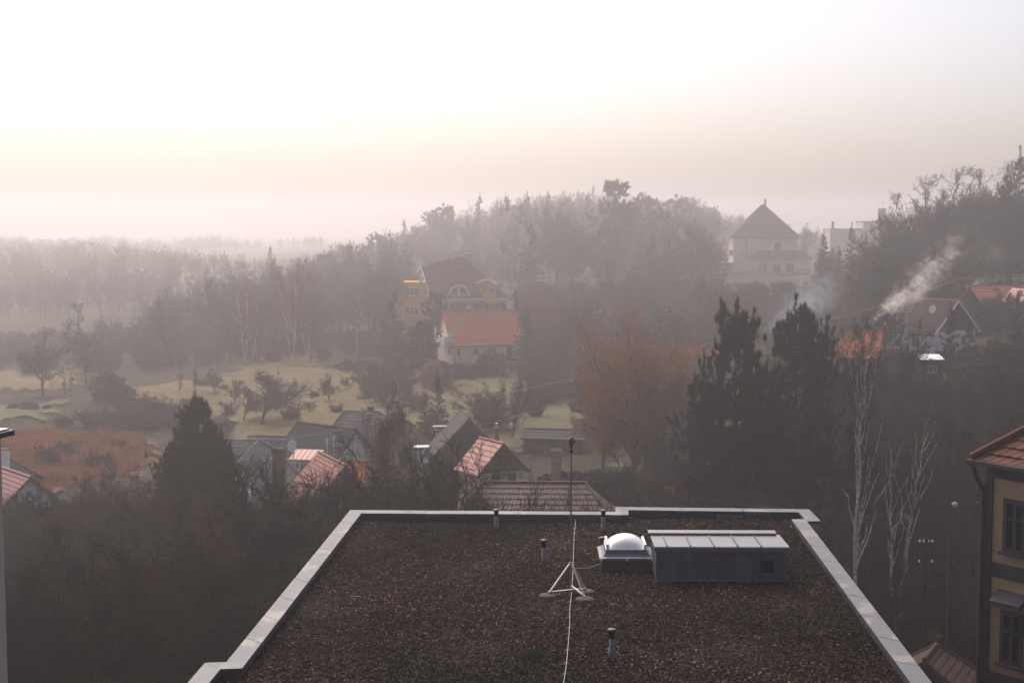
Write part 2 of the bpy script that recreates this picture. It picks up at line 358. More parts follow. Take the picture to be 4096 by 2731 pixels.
for i in range(n):
    if i == 0: continue                       # the side behind the camera
    a, b2 = outline[i], outline[(i+1) % n]; ai, bi = inner[i], inner[(i+1) % n]
    L = (b2 - a).length; k = max(1, round(L / 1.75)); mb = MB(); jb = []
    inw = ((ai - a) + (bi - b2)); inw.normalize()
    t = (b2 - a).normalized()
    for j in range(k):
        u0, u1 = j / k, (j+1) / k; g0 = .012/L if j else 0; g1 = .012/L if j < k-1 else 0
        p = [a.lerp(b2, u0+g0), a.lerp(b2, u1-g1), ai.lerp(bi, u1-g1), ai.lerp(bi, u0+g0)]
        hz_ = [ZC + .012 + random.uniform(-.002, .002)]*2 + [ZC - .006 + random.uniform(-.002, .002)]*2
        top = [up(q_, h) for q_, h in zip(p, hz_)]; bot = [up(q_, h - .075) for q_, h in zip(p, hz_)]
        mb.add(top + bot, [(0,1,2,3), (7,6,5,4), (0,4,5,1), (1,5,6,2), (2,6,7,3), (3,7,4,0)])
        if 0 < j:                             # folded joint under the gap
            q0, q1 = a.lerp(b2, u0), ai.lerp(bi, u0)
            jb.append((up(q0, ZC-.035), up(q1, ZC-.05)))
    cp_ = mb.build('coping', zinc, bld)
    for j0, j1 in jb: MB().bar(j0, j1, .06, .03).build('joint', MT['rubber'], cp_)
# pale repair strip on the far parapet
p0 = S(2868, 2063, .12); p1 = S(2975, 2064, .12); yy = inner[5].y
q0, q1 = upst[4], upst[5]
def onp(x): t = (x - q0.x) / (q1.x - q0.x); return q0.lerp(q1, t)
s0, s1 = onp(p0.x), onp(p1.x)
MB().extr([up(s0, .02), up(s1, .02), up(s1, .13), up(s0, .13)], (0, -.012, 0)).build('patch', M('pale_membrane', (.17, .14, .135), .8, .2, 3), bld)

# gravel
m, nt, b = nodes('roof_gravel')
t = nt.nodes.new('ShaderNodeTexCoord'); vo = nt.nodes.new('ShaderNodeTexVoronoi'); vo.inputs['Scale'].default_value = 26
nt.links.new(t.outputs['Object'], vo.inputs['Vector'])
f = contrast(nt, noise(nt, .35, 5, .6), .35, .65)
sep = nt.nodes.new('ShaderNodeSeparateColor'); nt.links.new(vo.outputs['Color'], sep.inputs['Color'])
c = ramp_mix(nt, sep.outputs['Red'], (.010, .008, .008), (.046, .030, .026))
mx = nt.nodes.new('ShaderNodeMix'); mx.data_type = 'RGBA'; mx.blend_type = 'MULTIPLY'; mx.inputs['Factor'].default_value = 1
nt.links.new(c, mx.inputs['A']); nt.links.new(ramp_mix(nt, f, (.5, .48, .52), (1.25, 1.12, 1.02)), mx.inputs['B'])
nt.links.new(mx.outputs['Result'], b.inputs['Base Color']); b.inputs['Roughness'].default_value = .8; b.inputs['Specular IOR Level'].default_value = .08
bp = nt.nodes.new('ShaderNodeBump'); bp.inputs['Distance'].default_value = .03; bp.inputs['Strength'].default_value = 1; bp.invert = True
nt.links.new(vo.outputs['Distance'], bp.inputs['Height']); nt.links.new(bp.outputs['Normal'], b.inputs['Normal'])
gsheet = inset(outline, CW - .10)
rng = np.random.default_rng(3)
gp = [(p.x, p.y) for p in inset(outline, CW - .02)]
N = 190000
xx = np.array(gp); q = rng.uniform(xx.min(0), xx.max(0), (N, 2)); q = q[(q[:, 1] > 26)]
q = q[inside(gp, q[:, 0], q[:, 1])]; N = len(q)
s = rng.uniform(.010, .029, N) * (1 + .5*(rng.random(N) > .9)); yaw = rng.uniform(0, 6.28, N)
octa = np.array([(1,0,0),(0,1,0),(-1,0,0),(0,-1,0),(.1,.1,1),(0,0,-1)], float)
V = octa[None] * np.stack([s*rng.uniform(1, 1.7, N), s*rng.uniform(.7, 1.1, N), s*rng.uniform(.35, .8, N)], -1)[:, None]
tx = rng.normal(0, .35, N); cz_, sz_ = np.cos(yaw), np.sin(yaw)
y2 = V[..., 1]*np.cos(tx)[:, None] - V[..., 2]*np.sin(tx)[:, None]; z2 = V[..., 1]*np.sin(tx)[:, None] + V[..., 2]*np.cos(tx)[:, None]
V = np.stack([V[..., 0]*cz_[:, None] - y2*sz_[:, None], V[..., 0]*sz_[:, None] + y2*cz_[:, None], z2], -1)
und = .025*np.sin(q[:, 0]*1.1+.6*np.sin(q[:, 1]*.8))*np.sin(q[:, 1]*.9)
V += np.c_[q, .008 + und*.5 + rng.uniform(0, .012, N)][:, None]
Tt = np.array([(0,1,4),(1,2,4),(2,3,4),(3,0,4),(1,0,5),(2,1,5),(3,2,5),(0,3,5)])
T = Tt[None] + (np.arange(N)*6)[:, None, None]
V = V.reshape(-1, 3); T = T.reshape(-1, 3)
k = len(V); gs = np.array([(p.x, p.y, 0) for p in gsheet])
me0 = bpy.data.meshes.new('tmp'); me0.from_pydata([tuple(p) for p in gs], [], [tuple(range(len(gs)))]); me0.calc_loop_triangles()
T2 = np.array([t_.vertices for t_ in me0.loop_triangles]) + k
me = np_mesh('gravel', np.vstack([V, gs]), np.vstack([T, T2]))
me.materials.append(m)
m2, nt, b = nodes('pebble')
gi = nt.nodes.new('ShaderNodeNewGeometry')
cr = nt.nodes.new('ShaderNodeValToRGB'); e = cr.color_ramp.elements
e[0].position = 0; e[0].color = (.007, .0055, .0055, 1); e[1].position = 1; e[1].color = (.40, .26, .18, 1)
for pos, col in ((.55, (.0125, .0082, .0085, 1)), (.82, (.034, .020, .018, 1)), (.94, (.15, .088, .066, 1))): x_ = e.new(pos); x_.color = col
nt.links.new(gi.outputs['Random Per Island'], cr.inputs['Fac'])
fz = contrast(nt, noise(nt, .20, 7, .66), .40, .60); mx = nt.nodes.new('ShaderNodeMix'); mx.data_type = 'RGBA'; mx.blend_type = 'MULTIPLY'; mx.inputs['Factor'].default_value = 1
nt.links.new(cr.outputs['Color'], mx.inputs['A']); nt.links.new(ramp_mix(nt, fz, (.38, .36, .39), (1.5, 1.33, 1.2)), mx.inputs['B']); nt.links.new(mx.outputs['Result'], b.inputs['Base Color']); b.inputs['Roughness'].default_value = .85; b.inputs['Specular IOR Level'].default_value = .10
me.materials.append(m2)
mi = np.ones(len(T) + len(T2), np.int32); mi[len(T):] = 0; me.polygons.foreach_set('material_index', mi)
go = bpy.data.objects.new('gravel', me); C.objects.link(go); tag(go, 'brown roof gravel spread over the flat roof', 'gravel', kind='stuff')

# ---- hut (metal plant housing)
base = S(2624, 2323, 0); br = S(3146, 2325, 0)
hw = (br - base).length; yaw = math.atan2(br.y - base.y, br.x - base.x)
hut = thing('plant_housing', 'grey sheet-metal housing with sloping seamed roof on the gravel', 'roof housing', base, yaw)
dpt = 1.45
hz0 = (pz(2193/4, base.y) ) ; hz0 = P(2624/4, 2193/4, base.y).z
hb = P(2624/4, 2143/4, base.y + dpt).z
hutm = M('hut_sheet_shaded', (.082, .092, .110), .55, .25, 1.6, metal=.25, stretch=(2.5, 2.5, .5), spec=.5)  # shade on the front is put into this darker sheet colour
mb = MB(); w_ = hw
mb.extr([(0, 0, 0), (0, dpt, 0), (0, dpt, hz0 + .02), (0, .0, hz0)], (w_, 0, 0)); mb.build('body', hutm, hut, bevel=.012)
MB().box(-.015, -.022, hz0*.52, w_ + .015, -.002, hz0*.52 + .012).build('seam', M('seam_dark', (.05, .055, .065), .6), hut)  # horizontal seam strip, darker than the sheet around it
MB().box(-.03, -.05, 0, w_ + .03, -.002, .035).build('base_trim', M('trim_sheet', (.16, .17, .19), .5, .2, 3, metal=.3), hut)
for x_ in (.0, w_ - .03): MB().box(x_, -.018, .036, x_ + .03, -.003, hz0 - .03).build('corner_trim', hutm, hut)
# roof: lean-to tilted towards the camera, seams
topm = M('hut_sheet_lit', (.17, .16, .165), .42, .12, 2.2, metal=.35, spec=.5)  # same sheet as the body, painted lighter for light falling from above
zr0, zr1 = hz0 + .035, hb + .02
y0, y1 = -.10, dpt - .02
rf = MB().extr([(-.05, y0, zr0), (-.05, y1, zr1), (-.05, y1, zr1 + .04), (-.05, y0, zr0 + .04)], (w_ + .10, 0, 0)).build('roof', topm, hut, bevel=.008)
mb = MB()
for k in range(5):
    x_ = .27 + k * (w_ - .27) / 5 * .98
    mb.bar((x_, y0 + .01, zr0 + .055), (x_ + .0, y1 - .1, zr1 + .050), .03, .035)
mb.build('standing_seam', M('seam_metal', (.10, .10, .115), .5), rf)
MB().extr([(-.10, y1 - .16, zr1 + .045), (-.10, y1 + .08, zr1 + .075), (-.10, y1 + .08, zr1 + .135), (-.10, y1 - .16, zr1 + .105)], (w_ + .04, 0, 0)).build('ridge_flashing', M('flashing', (.15, .15, .165), .45, .15, 3, metal=.4), rf)
MB().box(-.06, y0 - .03, zr0 - .075, w_ + .06, y0 - .002, zr0 + .02).build('eave_flashing', M('eave_sheet', (.13, .13, .14), .5, .2, 3, metal=.3), rf)
MB().box(.0, -.03, hz0 - .19, w_, -.002, hz0 - .165).build('drip_edge', hutm, hut)
lx = w_ * .80
gv = MB(); gv.box(lx, -.02, hz0*.27, lx + .33, -.003, hz0*.27 + .33)
for k in range(6): gv.bar((lx + .02, -.03, hz0*.27 + .03 + k*.054), (lx + .31, -.03, hz0*.27 + .03 + k*.054), .018, .012)
gv.build('louvre', M('louvre_black', (.010, .009, .011), .7), hut)

# ---- dome skylight
c0 = S(2402, 2283, 0); c1 = S(2611, 2282, 0); cw = (c1 - c0).length
dome = thing('dome_skylight', 'skylight with white acrylic dome on a flared metal kerb beside the housing', 'skylight', c0, yaw)
hk = P(2402/4, 2241/4, c0.y).z
mb = MB(); mb.box(.02, .02, 0, cw, cw - .02, hk); mb.build('kerb', M('kerb_membrane', (.06, .056, .062), .8, .3, 2, bump=.2), dome)
dm = M('kerb_flashing', (.13, .135, .15), .45, .15, 3, metal=.35, spec=.5)
mb = MB(); k0, k1 = -.03, cw + .03
mb.box(k0, -.03, hk, k1, k1, hk + .06); mb.build('flange', dm, dome)
prof = [(0.0, hk + .061), (.07, hk + .09), (.13, hk + .15), (.17, hk + .24)]
mb = MB(); rings = [[(k0 + .02 + i, -.01 + i, z), (k1 - .02 - i, -.01 + i, z), (k1 - .02 - i, k1 - .02 - i, z), (k0 + .02 + i, k1 - .02 - i, z)] for i, z in prof]
vs = [p for r_ in rings for p in r_]
mb.add(vs, [(i*4+j, i*4+(j+1) % 4, (i+1)*4+(j+1) % 4, (i+1)*4+j) for i in range(3) for j in range(4)] + [(12,13,14,15)])
mb.build('flared_upstand', dm, dome)
zt = hk + .241; i0 = .19
mb = MB(); mb.box(k0 + i0 - .02, i0 - .04, zt, k1 - i0 + .02, k1 - i0 + .02, zt + .03); mb.build('dome_frame', MT['trim_white'], dome, bevel=.006)
# brackets at both sides of the frame
for x_ in (k0 + i0 + .0, k1 - i0 - .06): MB().box(x_, i0 - .03, zt + .031, x_ + .06, k1 - i0, zt + .15).build('side_bracket', MT['trim_white'], dome)
acr, nt, b = nodes('acrylic_dome'); b.inputs['Base Color'].default_value = (.86, .85, .80, 1); b.inputs['Roughness'].default_value = .25; b.inputs['Subsurface Weight'].default_value = .3
fz = noise(nt, 4); nt.links.new(ramp_mix(nt, fz, (.80, .79, .74), (.90, .89, .84)), b.inputs['Base Color'])
mb = MB(); nn = 14; sx0, sx1, sy0, sy1 = k0 + i0 + .03, k1 - i0 - .03, i0 - .01, k1 - i0 - .01
for iy in range(nn + 1):
    for ix in range(nn + 1):
        a, c_ = ix / nn * 2 - 1, iy / nn * 2 - 1
        h = .30 * max(0, (1 - a*a)) ** .62 * max(0, (1 - c_*c_)) ** .62
        mb.v.append((sx0 + (sx1 - sx0) * ix / nn, sy0 + (sy1 - sy0) * iy / nn, zt + .031 + h))
for iy in range(nn):
    for ix in range(nn): a = iy*(nn+1) + ix; mb.f.append((a, a+1, a+nn+2, a+nn+1))
mb.build('acrylic_dome', acr, dome, smooth=True)
for x_ in (.0, .5*cw - .02, cw - .04): MB().box(x_, -.05, hk + .0, x_ + .045, -.031, hk + .05).build('clip', MT['trim_white'], dome)
for x_ in np.linspace(k0 + i0 + .06, k1 - i0 - .06, 5): MB().box(x_, i0 - .052, zt + .006, x_ + .014, i0 - .041, zt + .022).build('screw', MT['metal_dark'], dome)

# ---- vent pipes
VL = ['grey vent pipe with black cap in front, alone on the open gravel', 'leaning grey vent pipe with wide cap, just left of the tripod mast',
      'vent pipe by the step in the far parapet', 'vent pipe mostly hidden behind the dome skylight', 'vent pipe against the far parapet, in front of the brown tiled roof edge']
vents = [(2447, 2632, 2512, 0), (2177, 2253, 2156, .02), (2413, 2126, 2037, 0), (2408, 2222, 2146, 0), (1985, 2112, 2035, 0)]
for (sx, sy, st, lean), lb in zip(vents, VL):
    b0 = S(sx, sy, 0); top = P(sx/4, st/4, b0.y).z
    v = thing('vent_pipe', lb, 'vent pipe', b0, 0, 'vent pipes on the gravel roof')
    r = .058; v.rotation_euler = (0, lean, random.uniform(0, 6))
    MB().lathe([(r + .012, -.05), (r + .012, top*.33), (r + .002, top*.335), (r, top*.34), (r, top - .17)], 16).build('pipe', MT['pipe'], v, True)
    MB().lathe([(r + .004, top - .21), (r + .006, top - .10), (r + .012, top - .09), (r + .012, top - .055), (r, top - .05), (r, top-.04)], 16).build('collar', MT['rubber'], v, True)
    MB().lathe([(r + .02, top - .06), (.098, top - .052), (.100, top - .022), (.082, top - .010), (.075, top - .004), (.02, top)], 18).build('cap', MT['metal_dark'], v, True)

# ---- lightning mast on a tripod
mbase = S(2283, 2366, 0)
mast = thing('lightning_mast', 'thin lightning mast on a braced tripod with round concrete feet', 'mast', mbase)
zt = P(2283/4, 1806/4, mbase.y).z; zf = P(2283/4, 1745/4, mbase.y).z
MB().tube([(0, 0, .12), (0, 0, zt*.55), (0, 0, zt)], [.026, .022, .016], 10).build('pole', M('weathered_pole', (.22, .19, .18), .6, .2, 4), mast)
hs = zf - zt
MB().lathe([(.012, zt - .05), (.045, zt + .02), (.02, zt + .06), (.02, zt + .12), (.055, zt + hs*.48), (.07, zt + hs*.50), (.055, zt + hs*.55), (.055, zt + hs*.66), (.11, zt + hs*.68), (.10, zt + hs*.74), (.045, zt + hs*.95), (.01, zf)], 14).build('lantern_tip', MT['metal_dark'], mast, True)
MB().lathe([(.115, zt + hs*.655), (.115, zt + hs*.678)], 14).build('tip_ring', MT['sheet_red'], mast)
feet = [S(2192, 2382, .03) - mbase, S(2339, 2396, .03) - mbase, S(2344, 2366, .03) - mbase]
hj = P(2283/4, 2254/4, mbase.y).z
stl = M('galvanised_brace', (.42, .37, .33), .4, .15, 5, metal=.5)
for f_ in feet:
    MB().lathe([(.21, -.03), (.225, .0), (.215, .05), (.15, .075), (.06, .085)], 20, (f_.x, f_.y, 0)).build('concrete_foot', MT['concrete'], mast, True)
    MB().bar((f_.x*.97, f_.y*.97, .09), (f_.x*.06, f_.y*.06, hj), .035, .035).build('brace', stl, mast)
f0, f1, f2 = feet
mb = MB(); mb.bar((f0.x, f0.y, .11), (f2.x, f2.y, .11), .05, .05); mb.bar((f1.x, f1.y, .10), (0, 0, .16), .04, .04); mb.build('crossbar', stl, mast)
MB().lathe([(.045, hj - .04), (.045, hj + .04)], 12).build('clamp', MT['steel'], mast)

# ---- lightning conductor and its black holders
pts_src = [(2533, 2062), (2420, 2062), (2306, 2059), (2298, 2072), (2302, 2090), (2297, 2140), (2293, 2240), (2291, 2300), (2285, 2380), (2280, 2430), (2279, 2480), (2274, 2560), (2265, 2660), (2254, 2731), (2245, 2800)]
lc = thing('lightning_conductor', 'pale round lightning conductor wire on small black holders down the gravel', 'conductor wire', (0, 0, 0))
pp = []
for i, (sx, sy) in enumerate(pts_src):
    if i < 3: g = onp(S(sx, sy, .2).x) if sx > 2480 else None
    z = .085
    if i < 3:
        x_ = S(sx, sy, .19).x; a_, b_ = upst[7-1+0], upst[7]
        t_ = (x_ - upst[6].x) / (upst[7].x - upst[6].x); pt = upst[6].lerp(upst[7], t_); pp.append(Vector((x_, pt.y - .03, .165)))
    elif i == 3: pp.append(Vector((S(sx, sy, .1).x, upst[6].y - .06, .10)))
    else: pp.append(S(sx, sy, z))
def smooth_path(p, k=6):
    out = []
    for i in range(len(p)-1):
        a, b_, c_, d_ = p[max(i-1, 0)], p[i], p[i+1], p[min(i+2, len(p)-1)]
        for j in range(k):
            t = j/k; out.append(.5*((2*b_) + (c_-a)*t + (2*a-5*b_+4*c_-d_)*t*t + (3*b_-a-3*c_+d_)*t**3))
    return out + [p[-1]]
sp_ = pp[:3] + smooth_path(pp[3:])
MB().tube(sp_, .008, 6).build('wire', M('aluminium_wire', (.34, .29, .25), .55, .1, 4, metal=.3), lc)
hold = None; acc = 0; last = sp_[8]
for p in sp_[8:]:
    acc += (p - last).length; last = p
    if acc > .62:
        acc = 0
        if hold is None:
            hm = MB().lathe([(.075, -.03), (.085, .0), (.07, .05), (.03, .062), (.02, .075)], 10); hold = hm.build('holder', MT['rubber'], lc, True); h_ = hold
        else: h_ = hold.copy(); C.objects.link(h_)
        h_.location = (p.x + random.uniform(-.01, .01), p.y, 0)
a_ = S(2300, 2271, .25); e_ = S(2402, 2242, .12); e_ = Vector((c0.x - .03, c0.y - .03, .20))
bw = MB().tube([a_, a_.lerp(e_, .5) + Vector((0, 0, -.06)), e_], .008, 6).build('bonding_wire', MT['wire']); tag(bw, 'short bonding wire from the tripod mast to the skylight kerb', 'wire')
# moss cushion
rng = np.random.default_rng(5); mc = S(2130, 2628, 0); nb = 1500
q = np.c_[rng.normal(0, .17, nb), rng.normal(0, .12, nb)]; hgt = .05*np.exp(-(q[:, 0]**2/.06 + q[:, 1]**2/.03)) + .01
Bp = np.c_[q[:, 0] + mc.x, q[:, 1] + mc.y, hgt*.6 + .012]; a = rng.uniform(0, 6.28, nb); u = np.c_[np.cos(a), np.sin(a), 0*a]*.012
tip = Bp + np.c_[rng.normal(0, .008, (nb, 2)), hgt*.6 + .012]
tag(link('moss', np_mesh('moss', np.stack([Bp-u, Bp+u, tip], 1), np.arange(3*nb).reshape(-1, 3)), M('moss_green', (.075, .095, .02), .95, .3, 9)), 'small green moss cushion on the roof gravel', 'moss', kind='stuff')
# ------------------------------------------------------------------ houses
def slope(mb, e0, e1, r0, r1, n, step=.035, th=.16, waves=0, amp=.02):
    """one roof plane from eave e0-e1 up to ridge r0-r1, in n stepped courses"""
    e0, e1, r0, r1 = map(Vector, (e0, e1, r0, r1))
    nm = (e1 - e0).cross(((r0 + r1) - (e0 + e1)) / 2).normalized()
    if nm.z < 0: nm = -nm
    m = max(1, waves)
    def pt(u, t, off): a = e0.lerp(r0, t); b = e1.lerp(r1, t); return a.lerp(b, u) + nm * off
    o = len(mb.v); cols = m * 4 if waves else 1
    for i in range(n):
        for t, base in ((i/n, step), ((i+1)/n, 0)):
            for j in range(cols + 1):
                u = j / cols; w_ = amp * abs(math.sin(math.pi * u * m)) if waves else 0
                tt = t
                if waves and base: tt = max(0, t - .12/n * abs(math.sin(math.pi*u*m)))
                mb.v.append(tuple(pt(u, tt, base + w_)))
    w_ = cols + 1
    for i in range(n):
        a = o + 2*i*w_
        for j in range(cols):
            mb.f.append((a+j, a+j+1, a+w_+j+1, a+w_+j))
            if i: mb.f.append((a-w_+j, a-w_+j+1, a+j+1, a+j))
    q = [p - nm*th for p in (e0, e1, r1, r0)]; tq = [e0 + nm*step, e1 + nm*step, r1, r0]
    k = len(mb.v); mb.v += [tuple(p) for p in q + tq]
    mb.f += [(k+3,k+2,k+1,k), (k,k+1,k+5,k+4), (k+1,k+2,k+6,k+5), (k+2,k+3,k+7,k+6), (k+3,k,k+4,k+7)]

def window(root, face, u, z, w_, h_, dims, frame='trim_white', bars=(1, 0), fw=.07, name='window', glass='glass', sill=False):
    L, W = dims
    if face == 'front': o, ux, n_ = Vector((0, -W/2, 0)), Vector((1,0,0)), Vector((0,-1,0))
    elif face == 'back': o, ux, n_ = Vector((0, W/2, 0)), Vector((-1,0,0)), Vector((0,1,0))
    elif face == 'left': o, ux, n_ = Vector((-L/2, 0, 0)), Vector((0,-1,0)), Vector((-1,0,0))
    else: o, ux, n_ = Vector((L/2, 0, 0)), Vector((0,1,0)), Vector((1,0,0))
    up_ = Vector((0,0,1)); c = o + ux*u + up_*z
    def bx(mb, a0, b0, a1, b1, d0, d1):
        p = [c + ux*a + up_*b + n_*dd for dd in (d0, d1) for a, b in ((a0,b0),(a1,b0),(a1,b1),(a0,b1))]
        mb.add(p, [(3,2,1,0),(4,5,6,7),(0,1,5,4),(1,2,6,5),(2,3,7,6),(3,0,4,7)])
    mb = MB(); x0, x1 = -w_/2, w_/2
    bx(mb, x0, 0, x0+fw, h_, -.02, .045); bx(mb, x1-fw, 0, x1, h_, -.02, .045)
    bx(mb, x0+fw, 0, x1-fw, fw, -.02, .043); bx(mb, x0+fw, h_-fw, x1-fw, h_, -.02, .043)
    for k in range(bars[0]):
        xx = x0 + w_*(k+1)/(bars[0]+1); bx(mb, xx-fw*.4, fw, xx+fw*.4, h_-fw, -.01, .038)
    for k in range(bars[1]):
        zz = h_*(k+1)/(bars[1]+1)*1.25; bx(mb, x0+fw, zz-fw*.3, x1-fw, zz+fw*.3, -.01, .034)
    f = mb.build(name, frame, root)
    pb = MB(); bx(pb, x0+fw*.6, fw*.6, x1-fw*.6, h_-fw*.6, -.018, .015); pb.build('pane', glass, f)
    if sill: sb = MB(); bx(sb, x0-.08, -.07, x1+.08, -.002, -.02, .14); sb.build('sill', frame, f)
    return f
def house(name, label, ridge, yaw, L, W, rise, wall='white', roof='tile_red', gable=None, courses=14, over=.45, gov=.35, hip=(0, 0), ground=None,
          gnd_sink=.6, trim=None, waves=0, step=.035, cat='house', group=None, ridge_mat=None, riseb=None):
    gz = tz(ridge.x, ridge.y) if ground is None else ground
    rt = thing(name, label, cat, (ridge.x, ridge.y, gz), yaw, group)
    zr = ridge.z - gz; hw_ = zr - rise; x, y = L/2, W/2
    s = rise / y
    mb = MB()
    inset_ = .02
    prof = [(-y, -gnd_sink), (y, -gnd_sink), (y, hw_ - .1), (0, zr - .12 if not hip[0] or not hip[1] else hw_ - .1), (-y, hw_ - .1)]
    if hip[0] or hip[1]:
        mb.box(-x, -y, -gnd_sink, x, y, hw_ - .1)
        if not (hip[0] and hip[1]): mb.extr([(-x + (hip[0] + .3 if hip[0] else 0), p, q) for p, q in ((-y, hw_-.099), (0, zr-.14), (y, hw_-.099))], (2*x - (hip[0] or hip[1]) - .3, 0, 0))
    else: mb.extr([(-x, p[0], p[1]) for p in reversed(prof)], (2*x, 0, 0))
    mb.build('wall', wall, rt)
    ov = over; ez = hw_ - ov * s
    rl = -x - (gov if not hip[0] else 0) + hip[0]; rr_ = x + (gov if not hip[1] else 0) - hip[1]
    el = -x - gov; er = x + gov
    mb = MB()
    slope(mb, (el, -y-ov, ez), (er, -y-ov, ez), (rl, 0, zr), (rr_, 0, zr), courses, step=step, waves=waves)
    slope(mb, (er, y+ov, ez), (el, y+ov, ez), (rr_, 0, zr), (rl, 0, zr), courses, step=step, waves=waves)
    if hip[0]: slope(mb, (el, y+ov, ez), (el, -y-ov, ez), (rl, 0, zr), (rl, 0, zr), courses, step=step)
    if hip[1]: slope(mb, (er, -y-ov, ez), (er, y+ov, ez), (rr_, 0, zr), (rr_, 0, zr), courses, step=step)
    rf = mb.build('roof', roof, rt)
    rm = ridge_mat or roof
    mb = MB(); mb.tube([(rl, 0, zr + .03), (rr_, 0, zr + .03)], .11, 6)
    if hip[0]:
        for sg in (-1, 1): mb.tube([(rl, 0, zr + .03), (el, sg*(y+ov), ez + .05)], .09, 6)
    if hip[1]:
        for sg in (-1, 1): mb.tube([(rr_, 0, zr + .03), (er, sg*(y+ov), ez + .05)], .09, 6)
    mb.build('ridge_cap', rm, rf)
    if gable:
        for end, hp in ((-1, hip[0]), (1, hip[1])):
            if hp: continue
            xx = end * (x + .03)
            MB().extr([(xx, -y + .02, hw_ - .12), (xx, y - .02, hw_ - .12), (xx, 0, zr - .16)], (end*.03, 0, 0)).build('gable', gable, rt)
    if trim:
        for end, hp in ((-1, hip[0]), (1, hip[1])):
            if hp: continue
            for sg in (-1, 1):
                MB().bar((end*(x+gov+.02), sg*(y+ov), ez - .06), (end*(x+gov+.02), 0, zr - .06), .04, .20).build('bargeboard', trim, rf)
    g = MB()
    for sg in (-1, 1): g.bar((el, sg*(y+ov+.06), ez - .03), (er, sg*(y+ov+.06), ez - .03), .11, .10)
    rt['zr'] = zr; rt['hw'] = hw_
    return rt, rf, (L, W), zr, hw_
def gutter(rf, L, W, hw_, rise, over=.45, gov=.35, mat='metal_dark', sides=(-1,)):
    ez = hw_ - over * rise / (W/2)
    for sg in sides:
        MB().bar((-L/2-gov, sg*(W/2+over+.06), ez - .02), (L/2+gov, sg*(W/2+over+.06), ez - .02), .11, .11).build('gutter', mat, rf)
def chimney(rf, x, y, z0, z1, w_=.6, d_=.6, mat='brick_red', cap='concrete', pots=0):
    c = MB().box(x-w_/2, y-d_/2, z0, x+w_/2, y+d_/2, z1).build('chimney', mat, rf)
    MB().box(x-w_/2-.06, y-d_/2-.06, z1+.002, x+w_/2+.06, y+d_/2+.06, z1+.09).build('cap', cap, c)
    for k in range(pots):
        MB().lathe([(.09, z1+.09), (.08, z1+.35), (.13, z1+.36), (.13, z1+.46), (.02, z1+.5)], 10, (x, y, 0)).build('cowl', 'steel', c)
    return c
def dish(parent, p, r, aim, mat='dish', name='satellite_dish'):
    """a dish: shallow bowl, feed arm and bracket"""
    p = Vector(p); aim = Vector(aim).normalized(); a = aim.cross(Vector((0,0,1))).normalized(); b = a.cross(aim)
    mb = MB(); n = 16; k = 4; vs = [p]
    for i in range(1, k+1):
        rr = r*i/k
        vs += [p + a*rr*math.cos(2*math.pi*j/n) + b*rr*1.1*math.sin(2*math.pi*j/n) + aim*.16*r*(i/k)**2 for j in range(n)]
    fs = [(0, 1+j, 1+(j+1) % n) for j in range(n)] + [(1+(i-1)*n+j, 1+i*n+j, 1+i*n+(j+1) % n, 1+(i-1)*n+(j+1) % n) for i in range(1, k) for j in range(n)]
    mb.add(vs, fs); o = mb.build(name, mat, parent, True)
    sm = o.modifiers.new('thick', 'SOLIDIFY'); sm.thickness = .02
    MB().tube([p - b*r*.9, p + aim*r*.9 - b*r*.3, p + aim*r*.95], .015, 5).build('feed_arm', 'steel', o)
    MB().tube([p - aim*.02, p - aim*.25, p - aim*.25 - Vector((0,0,.7))], .03, 6).build('bracket', 'steel', o)
    return o

# -- white house with the red roof
A = R(17)
rc = P(479, 310.3, 213.5)
wh, rf, dm_, zr, hw_ = house('white_house', 'white house with a plain red tiled roof and balcony below the yellow house', rc, A, 10.6, 8.6, 4.5, 'cream', 'tile_red', 'wood_dark', 16, .35, .35, ground=tz(rc.x, rc.y - 4))
MT['pale_cream'] = M('pale_cream_render', (.84, .77, .62), .9, .06, 1.0, bump=.1)
wh.children[0].data.materials[0] = MT['pale_cream']
for u in (-1.7, .6): window(wh, 'front', u, hw_-1.75, .85, .95, dm_, 'wood_brown', (2, 0), .06)
window(wh, 'left', 2.9, hw_-1.7, .7, .95, dm_, 'wood_brown', (1, 0), .06)
window(wh, 'front', -4.3, hw_-1.75, .4, .95, dm_, 'wood_brown', (1, 0), .05)
MB().box(3.0, -4.33, hw_-2.75, 3.95, -4.2, hw_-.35).build('door', 'wood_dark', wh)
gutter(rf, 10.6, 8.6, hw_, 4.5, .35)
MB().tube([(-4.2, -4.65, hw_-.35), (-4.15, -4.42, hw_-.6), (-4.15, -4.40, -.6)], .05, 6).build('downpipe', 'wood_brown', wh)
bal = MB(); bal.box(-6.5, -4.3, hw_-.25, -5.32, 1.8, hw_-.05); bal.box(-6.5, -4.3, hw_-.049, -6.38, 1.8, hw_+1.0); bal.box(-6.379, -4.3, hw_-.049, -5.32, -4.18, hw_+1.0)
bal.box(-6.5, 1.6, hw_+1.001, -6.2, 1.8, hw_+1.9)
b_ = bal.build('balcony', 'white', wh)
dish(b_, (-5.6, -4.45, hw_+1.3), .40, (-.3, -1, .3))
MB().box(-5.32, -1.8, hw_+.0, -5.28, 1.4, hw_+2.0).build('balcony_door', 'wood_brown', wh)
vb = MB().box(-1.0, -4.55, -.55, -.1, -4.31, .25).build('cellar_hatch', 'ochre', wh); MB().box(-.8, -4.58, -.35, -.3, -4.56, .1).build('hatch_door', 'wood_dark', vb)
mb = MB(); mb.tube([(4.1, -4.9, hw_-1.9), (5.2, -4.9, hw_-1.9)], .025, 5)
for x_ in (4.1, 4.7, 5.2): mb.tube([(x_, -4.9, -.6), (x_, -4.9, hw_-1.9)], .022, 5)
mb.build('railing', 'metal_dark', wh)
